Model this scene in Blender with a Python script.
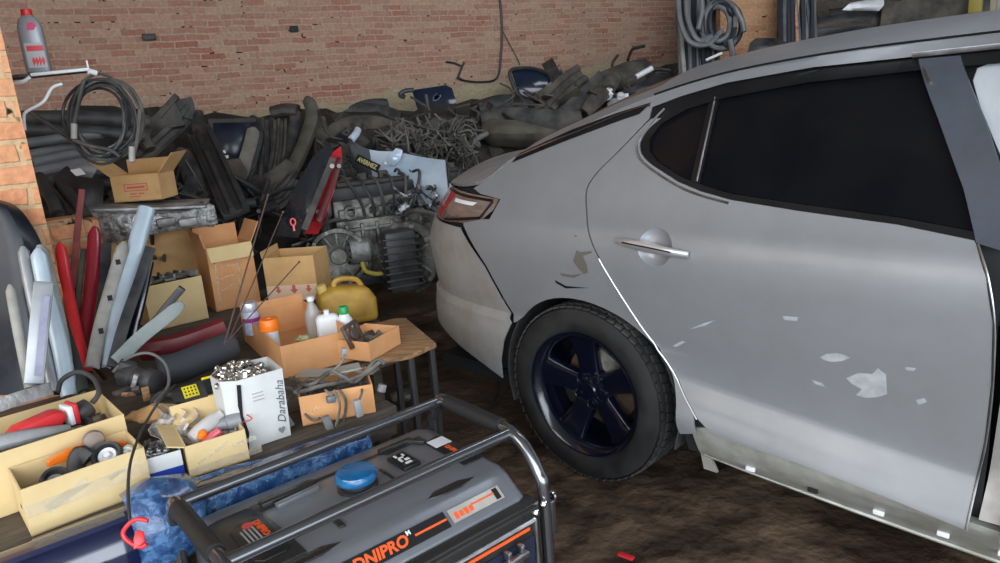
import bpy, bmesh, math, random
from mathutils import Matrix, Vector, noise
from math import sin, cos, tan, pi, radians as R_
for o in list(bpy.data.objects): bpy.data.objects.remove(o)
SC = bpy.context.scene
COL = SC.collection
random.seed(7)
# ------------------------------------------------------------ camera
FOC=720.0; CAMH=1.36; PITCH=R_(14.2); ROLL=-0.08
def _cam():
    cp,sp=cos(PITCH),sin(PITCH); c,s=cos(ROLL),sin(ROLL)
    return (0,cp,-sp),(c,s*sp,s*cp),(-s,c*sp,c*cp)
CF,CR,CU=_cam()
cam=bpy.data.cameras.new('camera'); camo=bpy.data.objects.new('camera',cam); COL.objects.link(camo)
cam.sensor_width=36.0; cam.lens=FOC*36.0/1000.0; cam.clip_start=.02; cam.clip_end=200
camo.matrix_world=Matrix(((CR[0],CU[0],-CF[0],0),(CR[1],CU[1],-CF[1],0),(CR[2],CU[2],-CF[2],CAMH),(0,0,0,1)))
SC.camera=camo
# ------------------------------------------------------------ world, daylight, exposure
SC.view_settings.view_transform='Standard'; SC.view_settings.look='None'
SC.view_settings.gamma=1; SC.view_settings.use_curve_mapping=False
SC.view_settings.exposure=0.0
W=bpy.data.worlds.new('sky'); SC.world=W; W.use_nodes=True
bg=W.node_tree.nodes['Background']; bg.inputs['Color'].default_value=(.80,.90,1.0,1); bg.inputs['Strength'].default_value=3.0
def area(name,loc,target,sx,sy,power,col,portal=False):
    l=bpy.data.lights.new(name,'AREA'); l.shape='RECTANGLE'; l.size=sx; l.size_y=sy; l.energy=power; l.color=col
    o=bpy.data.objects.new(name,l); COL.objects.link(o)
    d=(Vector(target)-Vector(loc)).normalized(); o.matrix_world=Matrix.Translation(loc)@d.to_track_quat('-Z','Y').to_matrix().to_4x4()
    if portal: l.cycles.is_portal=True
    return o
area('gate_daylight',(0.3,-2.35,1.9),(0.3,2,1.2),5.4,2.9,200,(.88,.94,1.0))
area('added_wall_fill',(2.2,3.6,3.45),(1.0,6.2,.8),3.2,.9,70,(.80,.88,1.0))  # added area light, no window here; brightens the wall, gives roof highlights
area('left_area_light',(-2.9,-.2,2.35),(1.0,2.5,.4),1.8,1.6,45,(1.0,.97,.92))  # warm area light at the upper left, aimed towards the car
# ------------------------------------------------------------ pixel / frame helpers
def ray(px,py):
    a=(px-500)/FOC;b=-(py-281.5)/FOC
    return Vector([CF[i]+CR[i]*a+CU[i]*b for i in range(3)])
def PD(px,py,Z): return ray(px,py)*Z+Vector((0,0,CAMH))
def PZ(px,py,z):
    d=ray(px,py); return d*((z-CAMH)/d[2])+Vector((0,0,CAMH))
def fr(loc=(0,0,0),yaw=0,pitch=0,roll=0):
    return Matrix.Translation(loc)@Matrix.Rotation(R_(yaw),4,'Z')@Matrix.Rotation(R_(pitch),4,'Y')@Matrix.Rotation(R_(roll),4,'X')
def axf(p,d,up=(0,0,1)):
    "frame whose local z runs along d"
    z=Vector(d).normalized(); u=Vector(up)
    if abs(z.dot(u.normalized()))>.98: u=Vector((1,0,0))
    x=u.cross(z).normalized(); y=z.cross(x)
    return Matrix(((x[0],y[0],z[0],p[0]),(x[1],y[1],z[1],p[1]),(x[2],y[2],z[2],p[2]),(0,0,0,1)))
def crv(pts,n=6,closed=False):
    P=[Vector(p) for p in pts]; m=len(P); out=[]
    for i in range(m if closed else m-1):
        if closed: a,b,c,d=P[i-1],P[i],P[(i+1)%m],P[(i+2)%m]
        else: a,b,c,d=P[max(i-1,0)],P[i],P[i+1],P[min(i+2,m-1)]
        for k in range(n):
            t=k/n; out.append(.5*((2*b)+(-a+c)*t+(2*a-5*b+4*c-d)*t*t+(-a+3*b-3*c+d)*t**3))
    if not closed: out.append(P[-1])
    return out
# ------------------------------------------------------------ object bookkeeping
MW={}
def tag(o,label,cat,group=None,kind=None):
    if label: o['label']=label
    if cat: o['category']=cat
    if group: o['group']=group
    if kind: o['kind']=kind
    return o
def thing(name,label,cat,loc=(0,0,0),yaw=0,group=None,M=None):
    o=bpy.data.objects.new(name,None); COL.objects.link(o); o.empty_display_size=.05
    m=M if M is not None else fr(loc,yaw)
    o.matrix_world=m; MW[o]=m.copy(); return tag(o,label,cat,group)
class MB:
    def __init__(s,M=None): s.v=[];s.f=[];s.mi=[];s.M=M or Matrix.Identity(4)
    def add(s,V,F,mi=0,M=None):
        n=len(s.v); T=s.M@M if M is not None else s.M
        s.v+= [T@Vector(p) for p in V]; s.f+=[tuple(i+n for i in f) for f in F]; s.mi+=[mi]*len(F); return s
    def box(s,c,d,yaw=0,pitch=0,roll=0,mi=0,M=None):
        x,y,z=d[0]/2,d[1]/2,d[2]/2
        T=fr(c,yaw,pitch,roll)
        if M is not None: T=M@T
        return s.add([(-x,-y,-z),(x,-y,-z),(x,y,-z),(-x,y,-z),(-x,-y,z),(x,-y,z),(x,y,z),(-x,y,z)],
          [(3,2,1,0),(4,5,6,7),(0,1,5,4),(1,2,6,5),(2,3,7,6),(3,0,4,7)],mi,T)
    def hexa(s,P,mi=0): return s.add(P,[(3,2,1,0),(4,5,6,7),(0,1,5,4),(1,2,6,5),(2,3,7,6),(3,0,4,7)],mi)
    def sweep(s,path,prof,up=(0,0,1),scale=None,closed=False,mi=0,twist=None):
        P=[Vector(p) for p in path]; n=len(P); m=len(prof); V=[];F=[]; u=Vector(up)
        prev=None
        for i,p in enumerate(P):
            if closed: t=P[(i+1)%n]-P[i-1]
            else: t=P[min(i+1,n-1)]-P[max(i-1,0)]
            if t.length<1e-9: t=Vector((0,0,1))
            t.normalize()
            if prev is None:
                a=u-t*u.dot(t)
                if a.length<.05: a=Vector((1,0,0)) if abs(t.x)<.9 else Vector((0,1,0)); a=a-t*a.dot(t)
            else: a=prev-t*prev.dot(t)
            a.normalize(); prev=a; b=t.cross(a)
            k=scale(i/(n-1)) if scale else 1.0
            if not isinstance(k,(tuple,list)): k=(k,k)
            ct,st=1,0
            if twist: tt=twist(i/(n-1)); ct,st=cos(tt),sin(tt)
            for (x,y) in prof:
                x,y=x*k[0],y*k[1]; x,y=x*ct-y*st,x*st+y*ct
                V.append(p+b*x+a*y)
        R=n if closed else n-1
        for i in range(R):
            j=(i+1)%n
            for k in range(m):
                l=(k+1)%m; F.append((i*m+k,i*m+l,j*m+l,j*m+k))
        if not closed:
            F.append(tuple(range(m-1,-1,-1))); F.append(tuple((n-1)*m+k for k in range(m)))
        return s.add(V,F,mi)
    def tube(s,path,r,n=8,closed=False,mi=0,scale=None):
        return s.sweep(path,[(r*cos(2*pi*k/n),r*sin(2*pi*k/n)) for k in range(n)],closed=closed,mi=mi,scale=scale)
    def rod(s,a,b,r,n=12,mi=0,r2=None):
        return s.sweep([a,b],[(r*cos(2*pi*k/n),r*sin(2*pi*k/n)) for k in range(n)],mi=mi,scale=(lambda t:1+(r2/r-1)*t) if r2 is not None else None)
    def lathe(s,prof,M=None,n=20,mi=0,arc=None):
        V=[];F=[];m=len(prof)
        for i in range(n):
            a=2*pi*i/n
            for r,z in prof: V.append((r*cos(a),r*sin(a),z))
        for i in range(n):
            j=(i+1)%n
            for k in range(m-1): F.append((i*m+k,j*m+k,j*m+k+1,i*m+k+1))
        if prof[0][0]>1e-6: F.append(tuple(i*m for i in range(n-1,-1,-1)))
        if prof[-1][0]>1e-6: F.append(tuple(i*m+m-1 for i in range(n)))
        return s.add(V,F,mi,M)
    def prism(s,poly,h,M=None,mi=0,z0=0):
        n=len(poly)
        A=sum(poly[i][0]*poly[(i+1)%n][1]-poly[(i+1)%n][0]*poly[i][1] for i in range(n))
        if A<0: poly=poly[::-1]
        V=[(x,y,z0) for x,y in poly]+[(x,y,z0+h) for x,y in poly]
        F=[tuple(range(n-1,-1,-1)),tuple(range(n,2*n))]+[(i,(i+1)%n,n+(i+1)%n,n+i) for i in range(n)]
        return s.add(V,F,mi,M)
    def grid(s,G,mi=0,thick=0,closed=False):
        "G rows of points; thick>0 gives a back layer"
        r=len(G);c=len(G[0]);V=[Vector(p) for row in G for p in row];F=[]
        for i in range(r-1):
            for j in range(c-1): F.append((i*c+j,i*c+j+1,(i+1)*c+j+1,(i+1)*c+j))
        if thick:
            N=[Vector() for _ in V]
            for f in F:
                nn=(V[f[1]]-V[f[0]]).cross(V[f[3]]-V[f[0]])
                for i in f: N[i]+=nn
            k=len(V); V=V+[V[i]-(N[i].normalized() if N[i].length>1e-12 else Vector((0,0,1)))*thick for i in range(k)]
            B=[tuple(x+k for x in f[::-1]) for f in F]
            E=[]
            bd=[j for j in range(c)]+[i*c+c-1 for i in range(1,r)]+[(r-1)*c+j for j in range(c-2,-1,-1)]+[i*c for i in range(r-2,0,-1)]
            for a,b in zip(bd,bd[1:]+bd[:1]): E.append((b,a,a+k,b+k))
            F=F+B+E
        return s.add(V,F,mi)
    def blob(s,c,r,seed=0,amp=.25,n=10,freq=1.0,M=None,mi=0):
        V=[];F=[]
        rx,ry,rz=(r,r,r) if not isinstance(r,(tuple,list)) else r
        for i in range(n+1):
            th=pi*i/n
            for j in range(2*n):
                ph=pi*j/n; d=Vector((sin(th)*cos(ph),sin(th)*sin(ph),cos(th)))
                k=1+amp*noise.noise(d*freq*1.7+Vector((seed*3.1,seed*1.7,seed)))
                V.append((c[0]+d.x*rx*k,c[1]+d.y*ry*k,c[2]+d.z*rz*k))
        m=2*n
        for i in range(n):
            for j in range(m): F.append((i*m+j,(i+1)*m+j,(i+1)*m+(j+1)%m,i*m+(j+1)%m))
        return s.add(V,F,mi,M)
    def build(s,name,mat,parent=None,bevel=0,ang=38,seg=2,merge=True,label=None,sub=0):
        me=bpy.data.meshes.new(name)
        V=s.v
        if parent is not None: inv=MW[parent].inverted(); V=[inv@p for p in V]; T=MW[parent]
        else:
            lo=[min(p[i] for p in V) for i in range(3)]; hi=[max(p[i] for p in V) for i in range(3)]
            o0=Vector(((lo[0]+hi[0])/2,(lo[1]+hi[1])/2,lo[2])); V=[p-o0 for p in V]; T=Matrix.Translation(o0)
        me.from_pydata([tuple(p) for p in V],[],s.f)
        for m in (mat if isinstance(mat,(list,tuple)) else [mat]): me.materials.append(m)
        me.polygons.foreach_set('material_index',s.mi)
        bm=bmesh.new(); bm.from_mesh(me)
        if merge: bmesh.ops.remove_doubles(bm,verts=bm.verts,dist=1e-5)
        bmesh.ops.recalc_face_normals(bm,faces=bm.faces)
        if bevel:
            E=[e for e in bm.edges if len(e.link_faces)==2 and e.calc_face_angle(0)>R_(35)]
            bmesh.ops.bevel(bm,geom=E,offset=bevel,segments=seg,profile=.5,affect='EDGES',clamp_overlap=True)
        bm.to_mesh(me); bm.free()
        me.polygons.foreach_set('use_smooth',[True]*len(me.polygons)); me.set_sharp_from_angle(angle=R_(ang))
        o=bpy.data.objects.new(name,me); COL.objects.link(o)
        if parent is not None: o.parent=parent; MW[o]=MW[parent]
        else: o.matrix_world=T; MW[o]=T
        if sub:
            md=o.modifiers.new('s','SUBSURF'); md.levels=sub; md.render_levels=sub
        if label: o['label']=label
        return o
def text(name,s,size,M,mat,parent,ext=.0008,align='CENTER',shear=0,label=None,bold=0,sx=1.0):
    c=bpy.data.curves.new('t','FONT'); c.body=s; c.size=size; c.extrude=ext; c.align_x=align; c.align_y='CENTER'; c.shear=shear; c.offset=bold; c.resolution_u=3
    t=bpy.data.objects.new('t',c); COL.objects.link(t); dg=bpy.context.evaluated_depsgraph_get()
    me=bpy.data.meshes.new_from_object(t.evaluated_get(dg)); bpy.data.objects.remove(t)
    mb=MB(M); mb.add([(v.co.x*sx,v.co.y,v.co.z) for v in me.vertices],[tuple(p.vertices) for p in me.polygons])
    bpy.data.meshes.remove(me)
    return mb.build(name,mat,parent,merge=False,label=label)
# ------------------------------------------------------------ materials
def mat(name,col,rough=.6,metal=0,col2=None,nscale=8,bump=0,bscale=30,spec=None,trans=0,coat=0,rvar=0,detail=4,cut=(.35,.65),ior=None,emit=None,alpha=1,stretch=None):
    m=bpy.data.materials.new(name); m.use_nodes=True; nt=m.node_tree; b=nt.nodes['Principled BSDF']; L=nt.links
    b.inputs['Base Color'].default_value=(*col,1); b.inputs['Roughness'].default_value=rough; b.inputs['Metallic'].default_value=metal
    if spec is not None: b.inputs['Specular IOR Level'].default_value=spec
    if trans: b.inputs['Transmission Weight'].default_value=trans
    if coat: b.inputs['Coat Weight'].default_value=coat; b.inputs['Coat Roughness'].default_value=.08
    if ior: b.inputs['IOR'].default_value=ior
    if emit: b.inputs['Emission Color'].default_value=(*col,1); b.inputs['Emission Strength'].default_value=emit
    if alpha<1: b.inputs['Alpha'].default_value=alpha
    tc=nt.nodes.new('ShaderNodeTexCoord'); vec=tc.outputs['Object']
    if stretch:
        mp=nt.nodes.new('ShaderNodeMapping'); mp.inputs['Scale'].default_value=stretch; L.new(vec,mp.inputs[0]); vec=mp.outputs[0]
    if col2 is not None or rvar:
        n=nt.nodes.new('ShaderNodeTexNoise'); n.inputs['Scale'].default_value=nscale; n.inputs['Detail'].default_value=detail; n.inputs['Roughness'].default_value=.6
        L.new(vec,n.inputs['Vector']); r=nt.nodes.new('ShaderNodeMapRange'); r.inputs['From Min'].default_value=cut[0]; r.inputs['From Max'].default_value=cut[1]
        L.new(n.outputs['Fac'],r.inputs['Value'])
        if col2 is not None:
            x=nt.nodes.new('ShaderNodeMix'); x.data_type='RGBA'; x.inputs['A'].default_value=(*col,1); x.inputs['B'].default_value=(*col2,1)
            L.new(r.outputs[0],x.inputs['Factor']); L.new(x.outputs['Result'],b.inputs['Base Color'])
        if rvar:
            q=nt.nodes.new('ShaderNodeMapRange'); q.inputs['To Min'].default_value=max(.02,rough-rvar); q.inputs['To Max'].default_value=min(1,rough+rvar)
            L.new(r.outputs[0],q.inputs['Value']); L.new(q.outputs[0],b.inputs['Roughness'])
    if bump:
        n2=nt.nodes.new('ShaderNodeTexNoise'); n2.inputs['Scale'].default_value=bscale; n2.inputs['Detail'].default_value=5
        L.new(vec,n2.inputs['Vector']); bp=nt.nodes.new('ShaderNodeBump'); bp.inputs['Strength'].default_value=bump; bp.inputs['Distance'].default_value=.01
        L.new(n2.outputs['Fac'],bp.inputs['Height']); L.new(bp.outputs[0],b.inputs['Normal'])
    return m
def S(r,g,b):
    f=lambda c:(c/255/12.92) if c/255<=.04045 else ((c/255+.055)/1.055)**2.4
    return (f(r),f(g),f(b))
def brick(name,c1,c2,cm,band=None,bw=.19,rh=.052,ms=.006,stain=None,seed=0,bump=.6,dark=None):
    m=bpy.data.materials.new(name); m.use_nodes=True; nt=m.node_tree; b=nt.nodes['Principled BSDF']; L=nt.links; N=nt.nodes.new
    b.inputs['Roughness'].default_value=.92; b.inputs['Specular IOR Level'].default_value=.2
    tc=N('ShaderNodeTexCoord'); sx=N('ShaderNodeSeparateXYZ'); L.new(tc.outputs['Object'],sx.inputs[0])
    ad=N('ShaderNodeMath'); ad.operation='ADD'; L.new(sx.outputs[0],ad.inputs[0]); L.new(sx.outputs[1],ad.inputs[1])
    cx=N('ShaderNodeCombineXYZ'); L.new(ad.outputs[0],cx.inputs[0]); L.new(sx.outputs[2],cx.inputs[1]); cx.inputs[2].default_value=seed
    nw=N('ShaderNodeTexNoise'); nw.inputs['Scale'].default_value=5; nw.inputs['Detail'].default_value=3; L.new(tc.outputs['Object'],nw.inputs['Vector'])
    vm=N('ShaderNodeVectorMath'); vm.operation='MULTIPLY_ADD'; vm.inputs[1].default_value=(.05,.03,0); L.new(nw.outputs['Color'],vm.inputs[0]); L.new(cx.outputs[0],vm.inputs[2])
    br=N('ShaderNodeTexBrick'); br.inputs['Scale'].default_value=1; br.inputs['Brick Width'].default_value=bw; br.inputs['Row Height'].default_value=rh
    br.inputs['Mortar Size'].default_value=ms; br.inputs['Mortar Smooth'].default_value=.4; br.inputs['Bias'].default_value=-.1
    br.inputs['Color1'].default_value=(*c1,1); br.inputs['Color2'].default_value=(*c2,1); br.inputs['Mortar'].default_value=(*cm,1); L.new(vm.outputs[0],br.inputs['Vector'])
    n1=N('ShaderNodeTexNoise'); n1.inputs['Scale'].default_value=2.3; n1.inputs['Detail'].default_value=6; n1.inputs['Roughness'].default_value=.7; L.new(tc.outputs['Object'],n1.inputs['Vector'])
    r1=N('ShaderNodeMapRange'); r1.inputs['From Min'].default_value=.38; r1.inputs['From Max'].default_value=.72; L.new(n1.outputs['Fac'],r1.inputs['Value'])
    mx=N('ShaderNodeMix'); mx.data_type='RGBA'; L.new(br.outputs['Color'],mx.inputs['A']); mx.inputs['B'].default_value=(*(stain or cm),1); 
    mu=N('ShaderNodeMath'); mu.operation='MULTIPLY'; mu.inputs[1].default_value=.75; L.new(r1.outputs[0],mu.inputs[0]); L.new(mu.outputs[0],mx.inputs['Factor'])
    out=mx.outputs['Result']
    # holes between bricks
    n3=N('ShaderNodeTexNoise'); n3.inputs['Scale'].default_value=14; n3.inputs['Detail'].default_value=2; L.new(cx.outputs[0],n3.inputs['Vector'])
    r3=N('ShaderNodeMapRange'); r3.inputs['From Min'].default_value=.63; r3.inputs['From Max'].default_value=.68; L.new(n3.outputs['Fac'],r3.inputs['Value'])
    m3=N('ShaderNodeMath'); m3.operation='MULTIPLY'; L.new(r3.outputs[0],m3.inputs[0]); L.new(br.outputs['Fac'],m3.inputs[1])
    x3=N('ShaderNodeMix'); x3.data_type='RGBA'; L.new(m3.outputs[0],x3.inputs['Factor']); L.new(out,x3.inputs['A']); x3.inputs['B'].default_value=(.02,.015,.012,1); out=x3.outputs['Result']
    if band:   # rough plaster band below a height
        zz,pc,a=band
        nb=N('ShaderNodeTexNoise'); nb.inputs['Scale'].default_value=1.6; nb.inputs['Detail'].default_value=5; L.new(tc.outputs['Object'],nb.inputs['Vector'])
        sl=N('ShaderNodeMath'); sl.operation='MULTIPLY_ADD'; sl.inputs[1].default_value=-a; L.new(sx.outputs[0],sl.inputs[0]); L.new(sx.outputs[2],sl.inputs[2])
        ma=N('ShaderNodeMath'); ma.operation='MULTIPLY_ADD'; ma.inputs[1].default_value=.35; L.new(nb.outputs['Fac'],ma.inputs[0]); L.new(sl.outputs[0],ma.inputs[2])
        rb=N('ShaderNodeMapRange'); rb.inputs['From Min'].default_value=zz+.17; rb.inputs['From Max'].default_value=zz+.22; rb.inputs['To Min'].default_value=1; rb.inputs['To Max'].default_value=0
        L.new(ma.outputs[0],rb.inputs['Value']); xb=N('ShaderNodeMix'); xb.data_type='RGBA'; L.new(rb.outputs[0],xb.inputs['Factor']); L.new(out,xb.inputs['A']); xb.inputs['B'].default_value=(*pc,1); out=xb.outputs['Result']
    nf=N('ShaderNodeTexNoise'); nf.inputs['Scale'].default_value=38; nf.inputs['Detail'].default_value=4; L.new(tc.outputs['Object'],nf.inputs['Vector'])
    rf=N('ShaderNodeMapRange'); rf.inputs['To Min'].default_value=.6; rf.inputs['To Max'].default_value=1.4; L.new(nf.outputs['Fac'],rf.inputs['Value'])
    vs=N('ShaderNodeVectorMath'); vs.operation='SCALE'; L.new(out,vs.inputs[0]); L.new(rf.outputs[0],vs.inputs['Scale']); L.new(vs.outputs[0],b.inputs['Base Color'])
    h=N('ShaderNodeMath'); h.operation='MULTIPLY_ADD'; h.inputs[1].default_value=-.8; L.new(br.outputs['Fac'],h.inputs[0]); L.new(nf.outputs['Fac'],h.inputs[2])
    bp=N('ShaderNodeBump'); bp.inputs['Strength'].default_value=bump; bp.inputs['Distance'].default_value=.012; L.new(h.outputs[0],bp.inputs['Height']); L.new(bp.outputs[0],b.inputs['Normal'])
    return m
m_brick=brick('old_brick',S(160,104,88),S(186,150,128),S(176,160,136),band=(1.21,S(172,158,130),.05),stain=S(172,150,132),bump=.5)
m_pier=brick('orange_brick',S(196,128,92),S(208,150,112),S(186,158,122),stain=S(200,158,120),seed=3,ms=.010,bw=.23,rh=.068)
m_pillar=brick('pillar_brick',S(190,140,106),S(172,118,90),S(180,150,118),stain=S(196,158,120),seed=5,bw=.25,rh=.07,ms=.009)
m_black=mat('black_plastic',(.016,.017,.02),.5,col2=(.055,.053,.05),nscale=7,bump=.15,bscale=40,rvar=.12)
m_dusty=mat('dusty_black',(.022,.022,.024),.75,col2=(.10,.09,.075),nscale=6,bump=.3,bscale=30)
m_dusty2=mat('dusty_brown_black',(.035,.031,.028),.8,col2=(.13,.11,.085),nscale=5,bump=.35,bscale=25)
m_rubber=mat('rubber',(.02,.02,.021),.7,col2=(.05,.048,.045),nscale=12,bump=.1)
m_navy=mat('navy_gloss',(.002,.003,.010),.22,coat=.5,rvar=.05,nscale=5)
m_card=mat('cardboard',S(205,165,112),.85,col2=S(185,142,92),nscale=4,bump=.08,bscale=60)
m_card2=mat('cardboard_orange',S(216,160,110),.85,col2=S(196,138,88),nscale=4,bump=.08,bscale=60)
m_card3=mat('cardboard_pale',S(216,192,144),.85,col2=S(200,172,122),nscale=3,bump=.06,bscale=60)
m_tape=mat('clear_tape',(.80,.74,.60),.10,alpha=.16,nscale=40,rvar=.08,bump=.8,bscale=70)
m_wood=mat('weathered_board',S(168,128,88),.85,col2=S(110,82,58),nscale=9,bump=.3,bscale=20,stretch=(1,9,9))
m_woodd=mat('dark_board',(.05,.04,.032),.85,col2=(.10,.08,.06),nscale=9,bump=.3,bscale=20,stretch=(1,9,9))
m_steel=mat('brushed_steel',(.55,.56,.58),.32,1,col2=(.35,.35,.36),nscale=20)
m_chrome=mat('chrome',(.8,.8,.8),.12,1)
m_alu=mat('cast_aluminium',(.42,.42,.42),.55,.6,col2=(.16,.15,.14),nscale=9,bump=.5,bscale=45)
m_aludirt=mat('oily_cast_aluminium',(.28,.27,.24),.5,.4,col2=(.045,.042,.035),nscale=7,bump=.6,bscale=35,cut=(.4,.62))
m_white=mat('white_plastic',(.72,.73,.74),.4,nscale=5,rvar=.05)
m_red=mat('red_paint',(.42,.010,.018),.28,coat=.6,col2=(.30,.01,.02),nscale=6)
m_redd=mat('dark_red_plastic',(.16,.012,.014),.45,col2=(.09,.01,.012),nscale=6)
m_yellow=mat('yellow_plastic',S(190,150,60),.5,col2=S(150,112,45),nscale=6,bump=.1)
m_orange=mat('orange_plastic',S(235,120,20),.35)
m_grey=mat('grey_plastic',(.22,.23,.25),.45,col2=(.16,.165,.175),nscale=6)
m_dark=mat('dark_void',(.008,.008,.009),.9)
m_glossblack=mat('gloss_black',(.008,.008,.01),.12,coat=.8)
# ============================================================ the setting
WY=28; WD=6.6
WM=fr((-sin(R_(WY))*WD, cos(R_(WY))*WD,0),WY)      # wall frame: x along the wall, y into it
def wl(x,y,z=0): return WM@Vector((x,y,z))
def struct(name,mb,m,bevel=0):
    o=mb.build(name,m,bevel=bevel); return tag(o,None,None,kind='structure')
def wallobj(name,a,b,h,th,m,z0=0):
    "wall from a to b (xy); local x runs along it"
    a=Vector((*a,0));b=Vector((*b,0)); L=(b-a).length; yaw=math.degrees(math.atan2(b.y-a.y,b.x-a.x))
    me=MB(); me.box((L/2,th/2,z0+(h-z0)/2),(L,th,h-z0)); o=me.build(name,m)
    # keep brick coordinates measured from the floor
    M=fr((a.x,a.y,0),yaw); off=Vector((L/2,th/2,z0)); 
    for v in o.data.vertices: v.co+=off
    o.matrix_world=M; MW[o]=M
    return tag(o,None,None,kind='structure')
bwa=wl(-2.4,0); bwb=wl(22,0)
wallobj('wall_back',(bwa.x,bwa.y),(bwb.x,bwb.y),3.6,.3,m_brick)
# side walls beside the camera, ceiling
wallobj('wall_left',(-3.1,-2.4),(bwa.x-.3,bwa.y),3.6,-.25,m_brick) if False else None
lw=MB(); lw.box((-4.35,1.9,1.8),(.25,9.2,3.6)); struct('wall_left',lw,m_brick)
rw=MB(); rw.box((14.3,5.2,1.8),(.25,26,3.6)); struct('wall_right',rw,m_brick)
cl=MB(); cl.box((5,6.6,3.7),(19,19,.2)); struct('ceiling',cl,mat('ceiling_boards',(.30,.28,.26),.9,col2=(.2,.19,.17),nscale=3))
fm=mat('dirt_floor',S(58,47,40),.62,col2=S(104,84,65),nscale=5.5,bump=1,bscale=11,rvar=.25,detail=9,cut=(.40,.66))
[setattr(n.inputs['Distance'],'default_value',.028) for n in fm.node_tree.nodes if n.type=='BUMP']
fl=MB(); 
G=[[Vector((-5+.12*i,-3+.12*j,0.012*noise.noise(Vector((i*.25,j*.25,0)))-.012)) for i in range(165)] for j in range(150)]
fl.grid(G,thick=.05); struct('floor',fl,fm)
# brick pier at the left, close to the camera
pc=PD(48,214,2.35); pe=Vector((pc.x,pc.y,0))
pw=.62; d=Vector((-cos(R_(WY)),-sin(R_(WY)),0)); 
pm=MB(); o=None
pm.box((-pw/2,.19,1.75),(pw,.38,3.5)); o=pm.build('wall_left_pier',m_pier)
for v in o.data.vertices: v.co+=Vector((-pw/2,.19,0))
o.matrix_world=fr((pe.x-.012,pe.y,0),36); tag(o,None,None,kind='structure')
# brick pillar with hoses, behind the car
q=PD(763,30,7.2)
PLM=fr((q.x,q.y,0),WY)
pp=MB(); pp.box((-.32,.2,1.75),(.64,.4,3.5)); o=pp.build('wall_back_pillar',m_pillar)
for v in o.data.vertices: v.co+=Vector((-.35,.2,0))
o.matrix_world=fr((q.x+.17,q.y,0),14); tag(o,None,None,kind='structure')
# ============================================================ silver saloon car
CAR=(0.236,2.345); CYAW=-44.7
FWD=Vector((cos(R_(CYAW)),sin(R_(CYAW)),0)); LAT=Vector((sin(R_(CYAW)),-cos(R_(CYAW)),0))
CM=Matrix(((FWD.x,LAT.x,0,CAR[0]),(FWD.y,LAT.y,0,CAR[1]),(0,0,1,0),(0,0,0,1)))   # car frame u, v, z
def c2w(u,v,z): return CM@Vector((u,v,z))
def interp(T,x):
    n=len(T)
    if x<=T[0][0]: return T[0][1]+(x-T[0][0])*(T[1][1]-T[0][1])/(T[1][0]-T[0][0])
    if x>=T[-1][0]: return T[-1][1]+(x-T[-1][0])*(T[-1][1]-T[-2][1])/(T[-1][0]-T[-2][0])
    for i in range(n-1):
        if x<=T[i+1][0]:
            x0,y0=T[i];x1,y1=T[i+1];h=x1-x0;d=(y1-y0)/h
            dm=(T[i][1]-T[i-1][1])/(T[i][0]-T[i-1][0]) if i>0 else d
            dp=(T[i+2][1]-T[i+1][1])/(T[i+2][0]-T[i+1][0]) if i+2<n else d
            m0=0 if dm*d<0 else (dm+d)/2; m1=0 if dp*d<0 else (dp+d)/2
            t=(x-x0)/h
            return (2*t**3-3*t*t+1)*y0+(t**3-2*t*t+t)*h*m0+(-2*t**3+3*t*t)*y1+(t**3-t*t)*h*m1
VZ=[(0.10,-.14),(.17,-.085),(.24,-.02),(.30,.012),(.375,-.012),(.447,-.040),(.50,-.038),(.56,-.031),(.62,-.022),(.75,-.004),(.84,.004),(.89,0),(.93,-.014),(.97,-.04),(1.0,-.058),(1.2,-.16),(1.36,-.26),(1.46,-.40)]
VU=[(-1.14,-.60),(-1.11,-.44),(-1.05,-.31),(-.95,-.205),(-.80,-.115),(-.6,-.055),(-.35,-.02),(0,0),(2.4,0),(3.1,-.05),(3.5,-.16),(3.72,-.36),(3.78,-.6)]
def SVf(u,z):
    zz=z+.1045*(min(1.3,max(.42,u))-.85)*max(0,min(1,(.62-z)/.14,(z-.24)/.1))
    w=interp(VZ,zz)
    if z<.56 and u<.42:   # the lower crease only runs along the doors
        k=min(1,(.42-u)/.3); w=w*(1-k)+(-.012-.35*max(0,.4-z)**1.5)*k
    if u<-.55 and z>.78: w-=.10*min(1,(-.55-u)/.4)**1.5*min(1,(z-.78)/.2)
    return w+interp(VU,u)
def CS(px,py,off=0.0):
    d=ray(px,py); CI=CM.inverted()
    def g(t):
        p=CI@(d*t+Vector((0,0,CAMH))); return p.y-(SVf(p.x,p.z)+off),p.x,p.z
    t=.4;prev=g(t)[0]
    while t<6:
        t+=.02;c=g(t)[0]
        if c<=0<prev: break
        prev=c
    a,b=t-.02,t
    for _ in range(30):
        m=(a+b)/2
        if g(m)[0]>0:a=m
        else:b=m
    _,u,z=g((a+b)/2);return (u,z)
def c2(pts,n=5,closed=False): return [(p.x,p.y) for p in crv([(a,b,0) for a,b in pts],n,closed)]
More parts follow.
